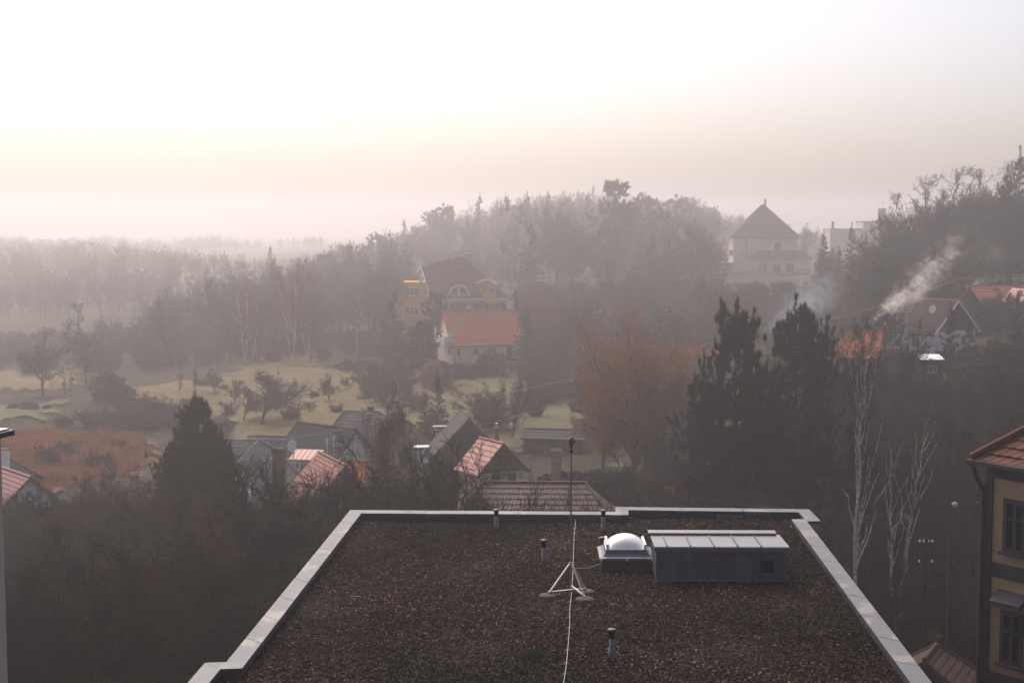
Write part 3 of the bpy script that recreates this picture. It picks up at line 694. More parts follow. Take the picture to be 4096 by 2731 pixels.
chimney(rf, 3.6, 1.0, zr-1.2, zr+.25, .5, .5, 'brick_red')

# -- yellow villa
yc = P(467, 300, 246); gz = tz(yc.x, yc.y) - .5
yv = thing('yellow_villa', 'orange-yellow villa with a large brown roof and an arched dormer', 'villa', (yc.x, yc.y, gz), R(4))
k_ = 246 / F
def vx(px): return (px - 467) * k_
def vz(py): return P(467, py, 246).z - gz
eb, tp = vz(298.5), vz(257.3)
MB().box(vx(436), .2, -1, vx(508), 10, eb).build('wall', 'cream', yv)
rfm = MB()
xl, xr, xa, xb = vx(429), vx(511), vx(449), vx(464)
slope(rfm, (xl, -.5, eb-.1), (xr, -.5, eb-.1), (xa, 4.6, tp), (xb, 4.6, tp), 18)
slope(rfm, (xr, 10.6, eb-.1), (xl, 10.6, eb-.1), (xb, 4.6, tp), (xa, 4.6, tp), 18)
slope(rfm, (xr, -.5, eb-.1), (xr, 10.6, eb-.1), (xb, 4.6, tp), (xb, 4.6, tp), 18)
slope(rfm, (xl, 10.6, eb-.1), (xl, -.5, eb-.1), (xa, 4.6, tp), (xa, 4.6, tp), 18)
# steep wing of the roof on the left with the white-edged gable
lg = vz(267.3)
slope(rfm, (vx(432), -.9, eb-.1), (vx(447), -.9, eb-.1), (vx(421), 3.0, lg), (vx(447), 4.4, tp-.5), 18)
yr = rfm.build('roof', 'tile_villa', yv)
MB().bar((vx(432), -.98, eb-.15), (vx(420.8), 2.95, lg+.05), .12, .28).build('bargeboard', 'trim_white', yr)
MB().bar((vx(420.8), 3.0, lg+.05), (vx(416.8), 2.8, vz(273.5)), .12, .22).build('bargeboard', 'trim_white', yr)
MB().box(vx(445), -.75, eb-.28, vx(486.5), -.52, eb+.06).build('fascia', 'trim_white', yr)
MB().box(vx(497), -.75, eb-.22, vx(509.5), -.52, eb+.10).build('fascia', 'trim_white', yr)
tw = MB().box(vx(404.2), .3, -2.2, vx(427), 6, vz(281.8)).build('tower', 'yellow', yv)
twL = (vx(427) - vx(404.2)); tcx = (vx(427) + vx(404.2))/2
def place_window(f, dx, dy):
    for o_ in [f]: o_.location = (dx, dy, 0)
for wz in (vz(295.5), vz(314.5)):
    f = window(yv, 'front', 0, wz, 2.25, 1.42, (0, 0), 'trim_white', (2, 1), .09); f.location = (vx(412.3), .28, 0)
mb = MB(); y_ = .5
mb.tube([(vx(405), y_, vz(276.3)), (vx(418), y_, vz(276.3))], .03, 5)
for j in range(9): mb.tube([(vx(405) + j*(vx(418)-vx(405))/8, y_, vz(281.7)), (vx(405) + j*(vx(418)-vx(405))/8, y_, vz(276.3))], .02, 4)
mb.build('terrace_railing', 'metal_dark', yv)
MB().box(vx(419), .8, vz(281.6), vx(423), 1.5, vz(275)).build('terrace_chimney', 'cream', yv)
MB().box(vx(427.2), -.1, -1, vx(432), 1.5, eb).build('wall', 'cream', yv)
# arched dormer
cx_, rr_, z0_ = vx(458.6), (vx(469.7)-vx(447.5))/2, vz(295.9)
zz = lambda t: math.sin(t)*rr_*1.02
arch = [(cx_ + rr_*math.cos(t), -.55, z0_ + zz(t)) for t in np.linspace(0, math.pi, 17)]
archi = [(cx_ + rr_*.80*math.cos(t), -.55, z0_ + .12 + zz(t)*.80) for t in np.linspace(0, math.pi, 17)]
mb = MB(); mb.extr(list(reversed(arch)), (0, 3.4, 0)); dor = mb.build('arched_dormer', 'tile_villa', yv)
mb = MB(); n_ = 17; o1 = [Vector(p) + Vector((0, -.14, 0)) for p in arch]; o2 = [Vector(p) + Vector((0, -.14, 0)) for p in archi]
o3 = [Vector(p) + Vector((0, -.002, 0)) for p in arch]; o4 = [Vector(p) + Vector((0, -.002, 0)) for p in archi]
mb.add(o1 + o2 + o3 + o4, [(i+1, i, n_+i, n_+i+1) for i in range(n_-1)] + [(i, i+1, 2*n_+i+1, 2*n_+i) for i in range(n_-1)] + [(n_+i+1, n_+i, 3*n_+i, 3*n_+i+1) for i in range(n_-1)])
mb.box(cx_ - .22, -.66, z0_ + .12, cx_ + .22, -.56, z0_ + rr_*.88); mb.box(cx_ - rr_*.9, -.70, z0_, cx_ + rr_*.9, -.565, z0_ + .16)
mb.box(cx_ - rr_*.72, -.63, z0_ + .42, cx_ - .23, -.57, z0_ + .52); mb.box(cx_ + .23, -.63, z0_ + .42, cx_ + rr_*.72, -.57, z0_ + .52)
wf = mb.build('window', 'trim_white', dor)
MB().extr([(p[0], -.60, p[2]) for p in archi], (0, .045, 0)).build('pane', 'glass', dor)
# right dormer with the curved white eaves
dx0, dx1, dtop, dbot = vx(480), vx(496.3), vz(280.5), vz(302)
mb = MB(); mb.extr([(vx(476.5), -.6, vz(282.6)), (vx(485.5), -.6, vz(301.5)), (dx1, -.6, dbot), (dx1, -.6, vz(283.5)), (vx(487), -.6, vz(279.8))], (0, 4.0, 0))
dr = mb.build('gable_dormer', 'yellow', yv)
cur = [(vx(475.2), vz(282.6)), (vx(479), vz(281.2)), (vx(483), vz(280.0)), (vx(487), vz(278.9)), (vx(490), vz(280.3)), (vx(493.5), vz(282.9)), (vx(497.6), vz(284.4))]
mb = MB()
for a, b2 in zip(cur[:-1], cur[1:]): mb.extr([(a[0], -1.0, a[1]-.30), (b2[0], -1.0, b2[1]-.30), (b2[0], -1.0, b2[1]), (a[0], -1.0, a[1])], (0, .3, 0))
mb.build('eaves_board', 'trim_white', dr)
mb = MB()
for a, b2 in zip(cur[:-1], cur[1:]): mb.extr([(a[0], -.69, a[1]-.10), (b2[0], -.69, b2[1]-.10), (b2[0], -.69, b2[1]+.04), (a[0], -.69, a[1]+.04)], (0, 4.6, 0))
mb.build('dormer_roof', 'tile_dark', dr)
f = window(dr, 'front', 0, vz(292.4), .95, 1.0, (0, 0), 'trim_white', (1, 0), .10); f.location = (vx(492.3), -.62, 0)
for px_, w_ in ((458.5, 2.9), (476, 1.2), (502, 1.1)):
    f = window(yv, 'front', 0, vz(310.5), w_, 1.3, (0, 0), 'wood_brown', (2 if w_ > 2 else 1, 0), .09); f.location = (vx(px_), .18, 0)
MB().box(vx(484.5), -.9, vz(306), vx(505.5), .15, vz(303.6)).build('porch_roof', 'wood_brown', yv)
for px_ in (485.5, 498.5, 504.5): MB().box(vx(px_)-.12, -.8, -1, vx(px_)+.12, -.56, vz(306)-.01).build('porch_post', 'wood_brown', yv)
MB().tube([(vx(481), -.55, eb-.2), (vx(481), .1, eb-.7), (vx(481), .1, -1)], .06, 6).build('downpipe', 'wood_brown', yv)
c_ = chimney(yr, vx(469), 5.2, tp-2, vz(254), 1.25, .9, 'ochre', 'trim_white')
d_ = dish(yr, (vx(453), 4.0, vz(257)), .55, (.1, -1, .25))
mb = MB(); mb.tube([(vx(453), 4.3, tp-.2), (vx(453), 4.3, vz(250.6))], .03, 5); mb.tube([(vx(449.5), 4.3, vz(251)), (vx(457), 4.3, vz(251))], .025, 4)
for j in range(5): mb.tube([(vx(450+j*1.6), 4.0, vz(251)), (vx(450+j*1.6), 4.6, vz(251))], .015, 4)
mb.build('aerial', 'steel', yr)
d2 = dish(yv, (vx(499.5), -.5, vz(285.5)), .45, (.4, -1, .2), 'steel')

# -- the house on the hill
hc = P(763, 204.4, 377); gz = P(763, 273.5, 366).z; k_ = 370 / F
hh = thing('hill_house', 'pale two-storey house with a pyramid roof on the misty hilltop', 'house', (hc.x, hc.y, gz), R(-4))
def hx(px): return (px - 763) * k_
def hzz(py): return P(763, py, 370).z - gz
W2 = hx(794.7); ez = hzz(237.3); zt_ = hc.z - gz
MB().box(-W2, -W2*.9, -1.5, W2, W2*.9, ez+.2).build('wall', 'cream', hh)
mb = MB(); e_ = W2 + .75
q4 = [(-e_, -e_*.92, ez), (e_, -e_*.92, ez), (e_, e_*.92, ez), (-e_, e_*.92, ez)]
for i in range(4): slope(mb, q4[i], q4[(i+1) % 4], (-.3 if i in (0, 3) else .3, 0, zt_) if i in (0, 2) else ((.3 if i == 1 else -.3), 0, zt_), (.3 if i in (0, 1) else -.3, 0, zt_), 20)
hr = mb.build('roof', 'tile_dark', hh)
chimney(hr, .6, .4, zt_-1.2, hzz(199.5), .55, .55, 'white', 'white')
MB().box(hx(761), -4.9, hzz(226.3), hx(765.6), -4.0, hzz(222)).build('skylight', 'trim_white', hr)
f = window(hh, 'front', 0, hzz(249.8), 1.5, 2.0, (0, W2*1.8), 'wood_brown', (0, 0), .07); f.location.x = hx(775)
# ground floor bay and its skirt roof
by = -W2*.9
MB().box(hx(746), by-3.0, -1.5, hx(806), by-.01, hzz(257.5)).build('extension', 'cream', hh)
mb = MB(); slope(mb, (hx(744.5), by-3.6, hzz(258.0)), (hx(808), by-3.6, hzz(258.0)), (hx(758.5), by-.02, hzz(250.2)), (hx(800), by-.02, hzz(250.2)), 7)
slope(mb, (hx(744.5), by-.02, hzz(258.0)), (hx(744.5), by-3.6, hzz(258.0)), (hx(758.5), by-.02, hzz(250.2)), (hx(758.5), by-.02, hzz(250.2)), 7)
slope(mb, (hx(808), by-3.6, hzz(258.0)), (hx(808), by-.02, hzz(258.0)), (hx(800), by-.02, hzz(250.2)), (hx(800), by-.02, hzz(250.2)), 7)
mb.build('skirt_roof', 'tile_dark', hh)
for px_ in (759.3, 773.2, 786.0):
    f = window(hh, 'front', 0, hzz(272.3), 1.95, 2.1, (0, -(by-3.0)*2), 'wood_brown', (0, 0), .07); f.location.x = hx(px_)
MB().tube([(hx(744.2), by-.1, hzz(258)), (hx(744.2), by-.1, ez)], .07, 6).build('downpipe', 'wood_brown', hh)
vr = MB(); vr.box(hx(708), by-1, hzz(263.5), hx(731.4), by+3, hzz(262)); vr.build('veranda_roof', 'trim_white', hh)
vp = MB()
for px_ in (709, 717, 725): vp.box(hx(px_)-.1, by-.9, -1, hx(px_)+.1, by-.7, hzz(263.6))
vp.build('veranda_frame', 'wood_brown', hh)
MB().box(hx(709), by+2.6, -1, hx(731.3), by+2.8, hzz(263.6)).build('veranda_wall', 'cream', hh)
MB().box(hx(728), by+1.2, hzz(256), hx(731.3), by+2.4, hzz(250)).build('wall_box', 'brick_red', hh)

# -- flat-roofed block behind
fc = P(866, 252, 440); gz = tz(fc.x, fc.y) - 1; k_ = 440/F
fb = thing('apartment_block', 'pale flat-roofed block fading into mist on the hill', 'apartment block', (fc.x, fc.y, gz), R(-3))
def fx(px): return (px - 866)*k_
def fz(py): return P(866, py, 440).z - gz
MB().box(fx(862.8), 0, -1, fx(906), 12, fz(221.8)).build('wall', 'cream', fb)
MB().box(fx(830.5), .6, -1, fx(862.7), 11, fz(229.2)).build('wing', 'cream', fb)
mb = MB(); mb.box(fx(862.3), -.3, fz(221.8)+.003, fx(906.4), 12.3, fz(221.1)); mb.box(fx(830), .3, fz(229.2)+.003, fx(862.2), 11.3, fz(228.6)); mb.build('roof_edge', 'metal_dark', fb)
MB().box(fx(880), 3, fz(221), fx(886.7), 4.6, fz(208.3)).build('chimney', 'brick_red', fb)
MB().box(fx(833.4), 3, fz(228.5), fx(835.8), 3.8, fz(221.3)).build('chimney', 'brick_red', fb)
mb = MB(); mb.tube([(fx(884), 3.5, fz(208)), (fx(884), 3.5, fz(201))], .05, 4); mb.tube([(fx(882.6), 3.5, fz(203)), (fx(885.4), 3.5, fz(203))], .04, 4); mb.tube([(fx(879.6), 3.2, fz(213)), (fx(879.2), 3.2, fz(201))], .05, 4); mb.build('aerial', 'steel', fb)
for px_, py_ in ((859.5, 243), (872, 244), (872, 233), (890, 244), (890, 233)):
    f = window(fb, 'front', 0, fz(py_), 1.5, 1.7, (0, 0), 'trim_white', (1, 0), .1); f.location = (fx(px_), .58 if px_ < 862 else -.02, 0)

# -- gabled house on the right slope
ap = P(959, 300.6, 158); A = R(-52)      # local +x points to the gable that faces us
Lr = 6.5; dirx = Vector((math.cos(A), math.sin(A), 0))
rt, rf, dm_, zr, hw_ = house('gabled_house', 'dark-gabled white house with two tall chimneys on the right-hand slope', ap - dirx*(Lr/2+.4), A, Lr, 7.6, 3.2, 'white', 'tile_dark', 'wood_dark', 14, .5, .4, trim='trim_white', ridge_mat='tile_orange', ground=tz(ap.x, ap.y)-.3)
for x_, y_ in ((-1.3, -3.9), (-.1, -4.1)): chimney(rf, x_, y_, hw_-1.2, hw_+1.75, .55, .55, 'grey_render')
dish(rf, (1.6, -1.9, zr-1.0), .42, (.1, -1, .3))
window(rt, 'right', -1.2, hw_-1.9, 1.0, 1.2, dm_); window(rt, 'right', 1.6, hw_-1.9, 1.0, 1.2, dm_)
window(rt, 'front', -1.6, hw_-2.0, .9, 1.5, dm_, 'wood_brown'); window(rt, 'front', .8, hw_-2.0, .9, 1.5, dm_, 'wood_brown')
MB().tube([(2.0, .6, zr-.6), (2.0, .6, zr+2.6)], .06, 6).build('wire_mast', 'metal_dark', rf)
mb = MB(); mb.tube([(2.0, .2, zr+2.5), (2.0, 1.2, zr+2.5)], .04, 5); mb.build('mast_arm', 'metal_dark', rf)

# -- red-roofed house behind it at the frame's right
rc = P(1003, 285.7, 190)
rt, rf, dm_, zr, hw_ = house('red_roofed_house', 'house with a bright red tiled roof up the right-hand slope', rc, R(14), 9.4, 7.5, 2.9, 'wood_dark', 'sheet_red', None, 9, .4, .3, step=.07, ground=tz(rc.x, rc.y)-1)
mb = MB(); zl = zr - 2.2; mb.extr([(-2.6, -7.0, zl), (2.6, -7.0, zl), (0, -7.0, zl+1.9)], (0, 3.6, 0)); wg = mb.build('wing', 'wood_dark', rt)
mb = MB(); slope(mb, (-3.2, -3.4, zl-.4), (-3.2, -7.3, zl-.4), (0, -2.2, zl+2.0), (0, -7.3, zl+2.0), 8, step=.07); slope(mb, (3.2, -7.3, zl-.4), (3.2, -3.4, zl-.4), (0, -7.3, zl+2.0), (0, -2.2, zl+2.0), 8, step=.07); mb.build('wing_roof', 'sheet_red', wg)
MB().box(-2.6, -6.98, -1, 2.6, -3.4, zl).build('wing_wall', 'grey_render', rt)
chimney(rf, 2.5, .8, zr-.9, zr+.45, .5, .5, 'brick_red')

# -- low orange-roofed house behind the birch
rc = P(858, 331, 146)
rt, rf, dm_, zr, hw_ = house('orange_roofed_house', 'house with a steep orange tiled roof half hidden behind the bare birch', rc, R(-24), 4.6, 5.0, 2.2, 'grey_render', 'tile_orange', None, 9, .4, .3, hip=(1.6, 0), ground=tz(rc.x, rc.y)-1, step=.05)
chimney(rf, 1.2, .3, zr-.8, zr+.75, .45, .45, 'brick')
window(rt, 'front', -.8, hw_-1.4, .9, 1.0, dm_); window(rt, 'front', 1.0, hw_-1.4, .9, 1.0, dm_)
# -- white flat roof and glasshouse bits
fr = P(933, 360, 128); sh = thing('flat_shed', 'small shed with a white flat roof under the gabled house', 'shed', (fr.x, fr.y, tz(fr.x, fr.y) - .5), R(-4))
hz_ = fr.z - tz(fr.x, fr.y) + .5
MB().box(-.95, .1, 0, .95, 2.0, hz_).build('wall', 'wood_dark', sh); MB().extr([(-1.05, 0, hz_+.003), (1.05, 0, hz_+.003), (1.05, 2.4, hz_+.28), (-1.05, 2.4, hz_+.28)], (0, 0, .06)).build('roof', 'trim_white', sh)
window(sh, 'front', 0, hz_-1.2, .8, .7, (0, -.2)).location.y = -.02

# -- house behind the big pine
rc = P(713, 350.3, 156)
rt, rf, dm_, zr, hw_ = house('ridge_house', 'grey-roofed orange house with a red ridge behind the twin pines', rc, R(-6), 7.2, 7.0, 2.9, 'ochre', 'slate_pale', None, 10, .5, .3, hip=(.9, .9), ridge_mat='tile_orange', ground=tz(rc.x, rc.y)-.5)
MB().box(-3.4, -3.75, zr-.02, 3.0, -3.3, zr+.02)
mb = MB(); mb.add([(-3.0, -.45, zr-.30), (3.0, -.45, zr-.30), (2.7, 0, zr+.06), (-2.7, 0, zr+.06)], [(0,1,2,3)]); mb.add([(3.0, .45, zr-.30), (-3.0, .45, zr-.30), (-2.7, 0, zr+.07), (2.7, 0, zr+.07)], [(0,1,2,3)]); mb.build('ridge_tiles', 'tile_orange', rf)
for u in (-2.3, .3): window(rt, 'front', u, .9, 1.2, 1.6, dm_, 'trim_white', (1, 1), .1)
MB().box(-4.6, -3.9, -.5, -3.62, -1, 2.6).build('white_annex', 'white', rt)
MB().box(-4.55, -3.93, 1.2, -3.9, -3.905, 2.0).build('annex_window', 'glass', rt)

# -- village cluster ------------------------------------------------------
# slate barn with the white gable end
A = R(-38); dx = Vector((math.cos(A), math.sin(A), 0))
rr = P(355.6, 429.4, 132); rc = rr - dx*3.9
rt, rf, dm_, zr, hw_ = house('slate_barn', 'long dark slate-roofed house with a white gable and satellite dish', rc, A, 7.4, 7.2, 3.2, 'white', 'slate', None, 12, .45, .4, step=.02, ground=-15)
gutter(rf, 7.4, 7.2, hw_, 3.2, mat='trim_white')
window(rt, 'right', 1.2, hw_-1.2, .9, 1.1, dm_); window(rt, 'right', -1.4, hw_-1.2, .9, 1.1, dm_); window(rt, 'front', 1.2, hw_-1.7, 1.0, 1.1, dm_); window(rt, 'front', -1.8, hw_-1.7, 1.0, 1.1, dm_)
dp = P(292.5, 446, 124.5); dl = rt.matrix_basis.inverted() if False else None
from mathutils import Matrix
inv = (Matrix.Translation(rt.location) @ Matrix.Rotation(A, 4, 'Z')).inverted()
dish(rf, inv @ dp, .50, (.15, -1, .25)); MB().tube([inv @ (dp + Vector((0, .3, -.6))), inv @ (dp + Vector((0, .3, -2.6)))], .04, 6).build('dish_pole', 'steel', rf)
MB().box(1.0, -2.1, hw_+1.0, 1.3, -1.9, hw_+1.25).build('roof_vent', 'trim_white', rf)
for px_, py_ in ((327, 442), (334, 440)):
    p = inv @ P(px_, py_, 127); MB().lathe([(.05, -1.4), (.05, 0), (.09, .02), (.09, .3), (.03, .36)], 8, p).build('flue', 'trim_white', rf)
# white wall with brown hip roof to its right
rc = P(399, 421, 141)
rt, rf, dm_, zr, hw_ = house('brown_roofed_house', 'white house with a brown hipped roof behind the weeping birch', rc, R(-6), 5.2, 4.6, 2.1, 'white', 'tile_dark', None, 8, .3, .3, hip=(1.7, 1.7), ground=-15)
window(rt, 'front', -1.4, hw_-1.3, .8, 1.0, dm_); MB().box(.3, -2.36, hw_-3.0, 1.3, -2.31, hw_-.3).build('door', 'wood_brown', rt)
MB().box(-3.6, -2.9, 0, 2.6, -2.33, hw_-2.2).build('plinth', 'teal', rt)
chimney(rf, -.5, .4, zr-.7, zr+.7, .45, .45, 'brick')
# smoking house behind the barn
rc = P(362, 411.5, 152); A = R(-14)
rt, rf, dm_, zr, hw_ = house('smoking_house', 'house with a large grey roof in chimney smoke behind the slate barn', rc, A, 6.0, 6.4, 2.4, 'grey_render', 'slate_pale', None, 9, .4, .3, hip=(1.0, 1.0), ground=-14.7)
chimney(rf, .9, .2, zr-.7, zr+.55, .55, .5, 'brick'); window(rt, 'front', -1, hw_-1.3, .9, 1.0, dm_)
# corrugated shed at the left
rc = P(277, 436.6, 143)
rt, rf, dm_, zr, hw_ = house('corrugated_shed', 'low shed with a rusty corrugated roof beside the slate barn', rc, R(-8), 5.6, 4.2, .9, 'wood_brown', 'slate_pale', None, 4, .3, .3, ground=-15, cat='shed')
MB().box(-1, -2.15, 0, .6, -2.11, hw_-.3).build('door', 'wood_dark', rt)
rc = P(250, 440.5, 139)
rt, rf, dm_, zr, hw_ = house('dark_shed', 'low dark shed hidden behind the left pine', rc, R(-4), 6.5, 4.4, .9, 'wood_dark', 'slate', None, 4, .3, .3, ground=-15, cat='shed')
window(rt, 'front', .5, hw_-1.0, .7, .6, dm_)
# dark-roofed cottage with the white gable (behind the brick stack)
ap = P(278, 450.5, 117); A = R(-66); dx = Vector((math.cos(A), math.sin(A), 0))
rt, rf, dm_, zr, hw_ = house('slate_cottage', 'cottage with a black slate roof and white gable behind the brick stack', ap - dx*3.3, A, 6, 4.4, 2.2, 'white', 'slate', None, 10, .3, .3, trim='trim_white', ground=-15)
window(rt, 'right', -.75, hw_-1.6, .75, 1.0, dm_, 'wood_brown'); window(rt, 'right', .9, hw_-1.6, .75, 1.0, dm_, 'wood_brown')
# brick stack
bp_ = P(279.8, 500, 109); st = thing('brick_stack', 'tall sooty brick chimney stack in front of the white gable', 'chimney', (bp_.x, bp_.y, -15), R(-14))
zs = P(279.8, 447.8, 109).z + 15
MB().box(-.38, -.36, -.5, .38, .36, zs - .3).build('shaft', 'brick', st)
mb = MB()
for k in range(int(zs/.17)): mb.box(-.388, -.368, k*.17, .388, .368, k*.17 + .13)
mb.build('brickwork', M('stack_brick', (.13, .085, .068), .95, .4, 6, bump=.3), st)
mb = MB(); mb.box(-.44, -.42, zs-.29, .44, .42, zs-.15); mb.box(-.40, -.38, zs-.149, .40, .38, zs); mb.build('crown', 'brick', st)
# lean-to with red sheet roof
lp = P(304, 459.5, 125); lt = thing('lean_to', 'glazed lean-to with a small red metal roof', 'lean-to', (lp.x, lp.y, -15), R(-8)); zl = lp.z + 15
MB().box(-1.15, 0, 0, 1.15, 2, zl - .05).build('wall', 'teal', lt)
MB().extr([(-1.35, -.25, zl), (1.25, -.25, zl), (1.25, 2.1, zl+.55), (-1.35, 2.1, zl+.55)], (0, 0, .05)).build('roof', 'sheet_red', lt)
mb = MB()
for k in range(6): mb.bar((-1.2+k*.47, -.26, zl+.07), (-1.2+k*.47, 2.1, zl+.62), .03, .04)
mb.build('roof_seam', 'sheet_red', lt)
for u in (-.75, .0): window(lt, 'front', u, zl-1.25, .65, 1.0, (0, 0), 'trim_white', (1, 0), .07)
# salmon roof with the dark gable
ap = P(345.5, 465.4, 107); far = P(318.6, 450.6, 113.5)
A = math.atan2(ap.y - far.y, ap.x - far.x); Lh = (Vector((ap.x-far.x, ap.y-far.y, 0))).length; zavg = (ap.z + far.z)/2
rc = Vector(((ap.x+far.x)/2, (ap.y+far.y)/2, ap.z))
rt, rf, dm_, zr, hw_ = house('salmon_roofed_house', 'house with a faded salmon seamed roof and black gable among bare branches', rc, A, Lh-.7, 5.6, 2.9, 'wood_dark', 'tile_salmon', 'wood_dark', 14, .45, .35, step=.05, ground=-15)
window(rt, 'right', 0, hw_-1.4, .9, 1.0, dm_)
# orange tiled wing on its right
rc = P(358, 461.3, 117)
rt, rf, dm_, zr, hw_ = house('orange_tiled_annex', 'outbuilding with an orange tiled roof behind the weeping birch trunk', rc, R(-12), 3.4, 4.4, 2.0, 'grey_render', 'tile_orange', None, 9, .4, .3, waves=12, amp=.03 if False else None) if False else house('orange_tiled_annex', 'outbuilding with an orange tiled roof behind the weeping birch trunk', rc, R(-12), 3.4, 4.4, 2.0, 'grey_render', 'tile_orange', None, 9, .4, .3, waves=12, ground=-15, cat='outbuilding')
MB().box(-.4, -2.25, 0, .5, -2.21, hw_-.3).build('door', 'wood_brown', rt)
# big dark gable house
ap = P(469, 418.6, 127); far = P(461.5, 415.6, 133.5)
A = R(-82); dx = Vector((math.cos(A), math.sin(A), 0))
rt, rf, dm_, zr, hw_ = house('dark_gabled_house', 'tall house with a black-clad gable left of the red chimney', ap - dx*3.1, A, 5.6, 7.0, 3.6, 'wood_dark', 'slate_pale', 'wood_dark', 10, .4, .35, trim='slate_pale', ground=-15)
window(rt, 'right', .9, hw_-1.3, .8, .9, dm_, 'wood_brown'); MB().box(-1.5, -2.9, zr-1.35, -1.1, -1.6, zr-1.2).build('skylight', 'trim_white', rf)
MB().box(-2.6, -4.6, hw_+.3, -1.4, -3.2, hw_+.42).build('canopy', 'trim_white', rt)
c_ = P(496.7, 440, 127); inv = (Matrix.Translation(rt.location) @ Matrix.Rotation(A, 4, 'Z')).inverted(); q = inv @ c_
chimney(rf, q.x, q.y, q.z-1.6, (inv @ P(496.7, 428, 127)).z, .42, .42, 'brick_red', 'brick_red', 1)
# front part with orange sheet and the dark hip
ap = P(503.6, 443.6, 117); A = R(-58); dx = Vector((math.cos(A), math.sin(A), 0))
rt, rf, dm_, zr, hw_ = house('orange_sheet_house', 'cream house with a bright orange sheet roof and black gable front', ap - dx*2.0, A, 3.4, 4.3, 2.15, 'cream', 'sheet_red', 'wood_dark', 7, .35, .3, trim='wood_dark', step=.05, ground=-15)
mb = MB(); s_ = 1
mb = MB()
slope(mb, (2.05, -2.55, hw_-.35), (2.05, 2.55, hw_-.35), (2.04, -.03, zr), (2.04, .03, zr), 3)
window(rt, 'right', -.6, hw_-1.5, .8, 1.15, dm_, 'wood_brown', (1, 0), .06); window(rt, 'right', 1.0, hw_-1.5, .8, 1.15, dm_, 'wood_brown', (1, 0), .06); window(rt, 'right', -1.6, hw_-1.2, .5, .7, dm_, 'wood_orange', (0, 0), .2)
MB().box(1.71, -2.1, hw_-.22, 1.80, 2.1, hw_-.12).build('trim_board', 'wood_dark', rt)
# brown tiled roof right behind the parapet
rc = P(534, 482.6, 88); 
rt, rf, dm_, zr, hw_ = house('brown_tiled_house', 'long low house with a brown pantile metal roof right behind the parapet', rc, R(-2.2), 10.2, 6.4, 2.1, 'beige', 'tile_brown', None, 9, .4, .3, hip=(1.9, 1.9), waves=34, step=.05, ground=-15)
window(rt, 'front', -2, hw_-1.4, 1.2, 1.2, dm_); window(rt, 'front', 2, hw_-1.4, 1.2, 1.2, dm_)
# left house with crimson roof
ap = P(30, 477.2, 112); A = R(-50); dx = Vector((math.cos(A), math.sin(A), 0))
rt, rf, dm_, zr, hw_ = house('crimson_roofed_house', 'small white-gabled house with a crimson roof at the far left', ap - dx*3.6, A, 6.6, 4.3, 2.0, 'white', 'sheet_crimson', None, 9, .45, .35, trim='wood_dark', step=.05, ground=-15)
for u in (-.45, .42): window(rt, 'right', u, .55, .5, .75, dm_, 'wood_dark', (1, 0), .05)
window(rt, 'right', .0, hw_+.45, .35, .4, dm_, 'wood_dark', (0, 0), .05)
rc = P(6, 457.5, 122)
rt, rf, dm_, zr, hw_ = house('grey_roofed_house', 'house with a grey roof and white chimney behind the crimson roof', rc, R(-10), 3.2, 6.0, 2.2, 'beige', 'slate_pale', None, 9, .4, .3, hip=(0, 1.6), ground=-15)
chimney(rf, .4, -.8, zr-1.0, zr+.85, .55, .5, 'white')
# wooden shed, low grey shed, rubble sheds
sp2 = P(556, 461, 120); ws = thing('wooden_hut', 'little orange plank hut beyond the brown tiled roof', 'hut', (sp2.x, sp2.y, -15), R(-10)); zz_ = P(556, 451, 120).z + 15
mb = MB()
for k in range(7): mb.box(-.38, -.3, zz_*k/7, .38, .5, zz_*(k+1)/7 - .03)
mb.build('wall', 'wood_orange', ws); MB().extr([(-.5, -.4, zz_), (.5, -.4, zz_), (.5, .65, zz_+.12), (-.5, .65, zz_+.12)], (0, 0, .05)).build('roof', 'wood_dark', ws)
for (px, py, d, L_, W_, ris, wl, rfm_, nm, lb) in ((556, 429.5, 146, 6.2, 3.6, .6, 'wood_brown', 'slate_pale', 'garden_shed', 'long low garden shed at the lower edge of the green lawn'),
        (662, 416, 133, 3.2, 2.6, .7, 'wood_dark', 'slate_pale', 'lumber_shed', 'grey-roofed shed right of the orange willow, beside the pine'),
        (683, 424, 126, 2.6, 2.2, .5, 'wood_brown', 'slate_pale', 'log_shed', 'low shed with a pale sheet roof by the pine foot')):
    rt, rf, dm_, zr, hw_ = house(nm, lb, P(px, py, d), R(-12), L_, W_, ris, wl, rfm_, None, 3, .25, .25, ground=tz(X(px, d), d), cat='shed')
    MB().box(-.4, -W_/2-.04, 0, .4, -W_/2-.003, min(1.8, hw_-.1)).build('door', 'wood_dark', rt)
# bottom corners: roofs seen far below
rc = P(145, 663, 66)
rt, rf, dm_, zr, hw_ = house('dark_tiled_house', 'dark tiled roof peak deep in shade left of the flat roof', rc, R(70), 7, 5.6, 2.6, 'wood_dark', 'tile_dark', None, 11, .4, .3, hip=(2.2, 2.2), ground=-16)
window(rt, 'front', 0, hw_-1.5, .9, 1.0, dm_)
rc = P(934, 648, 56)
rt, rf, dm_, zr, hw_ = house('rust_roofed_house', 'rusty brown roof corner beside the right parapet', rc, R(62), 3.0, 3.2, 1.2, 'wood_dark', 'tile_dark', None, 8, .4, .3, hip=(0, 1.0), ground=-16)
window(rt, 'front', 0, hw_-1.5, .9, 1.0, dm_)
ch = P(87, 676, 64); cs = thing('stub_chimney', 'slim chimney with a round cowl in the dark lower left', 'chimney', (ch.x, ch.y, -16), R(20)); zc_ = P(87, 657, 64).z + 16
MB().box(-.25, -.25, 0, .25, .25, zc_-1.0).build('base', 'post', cs); MB().box(-.38, -.38, zc_-.999, .38, .38, zc_-.93).build('slab', 'concrete', cs)
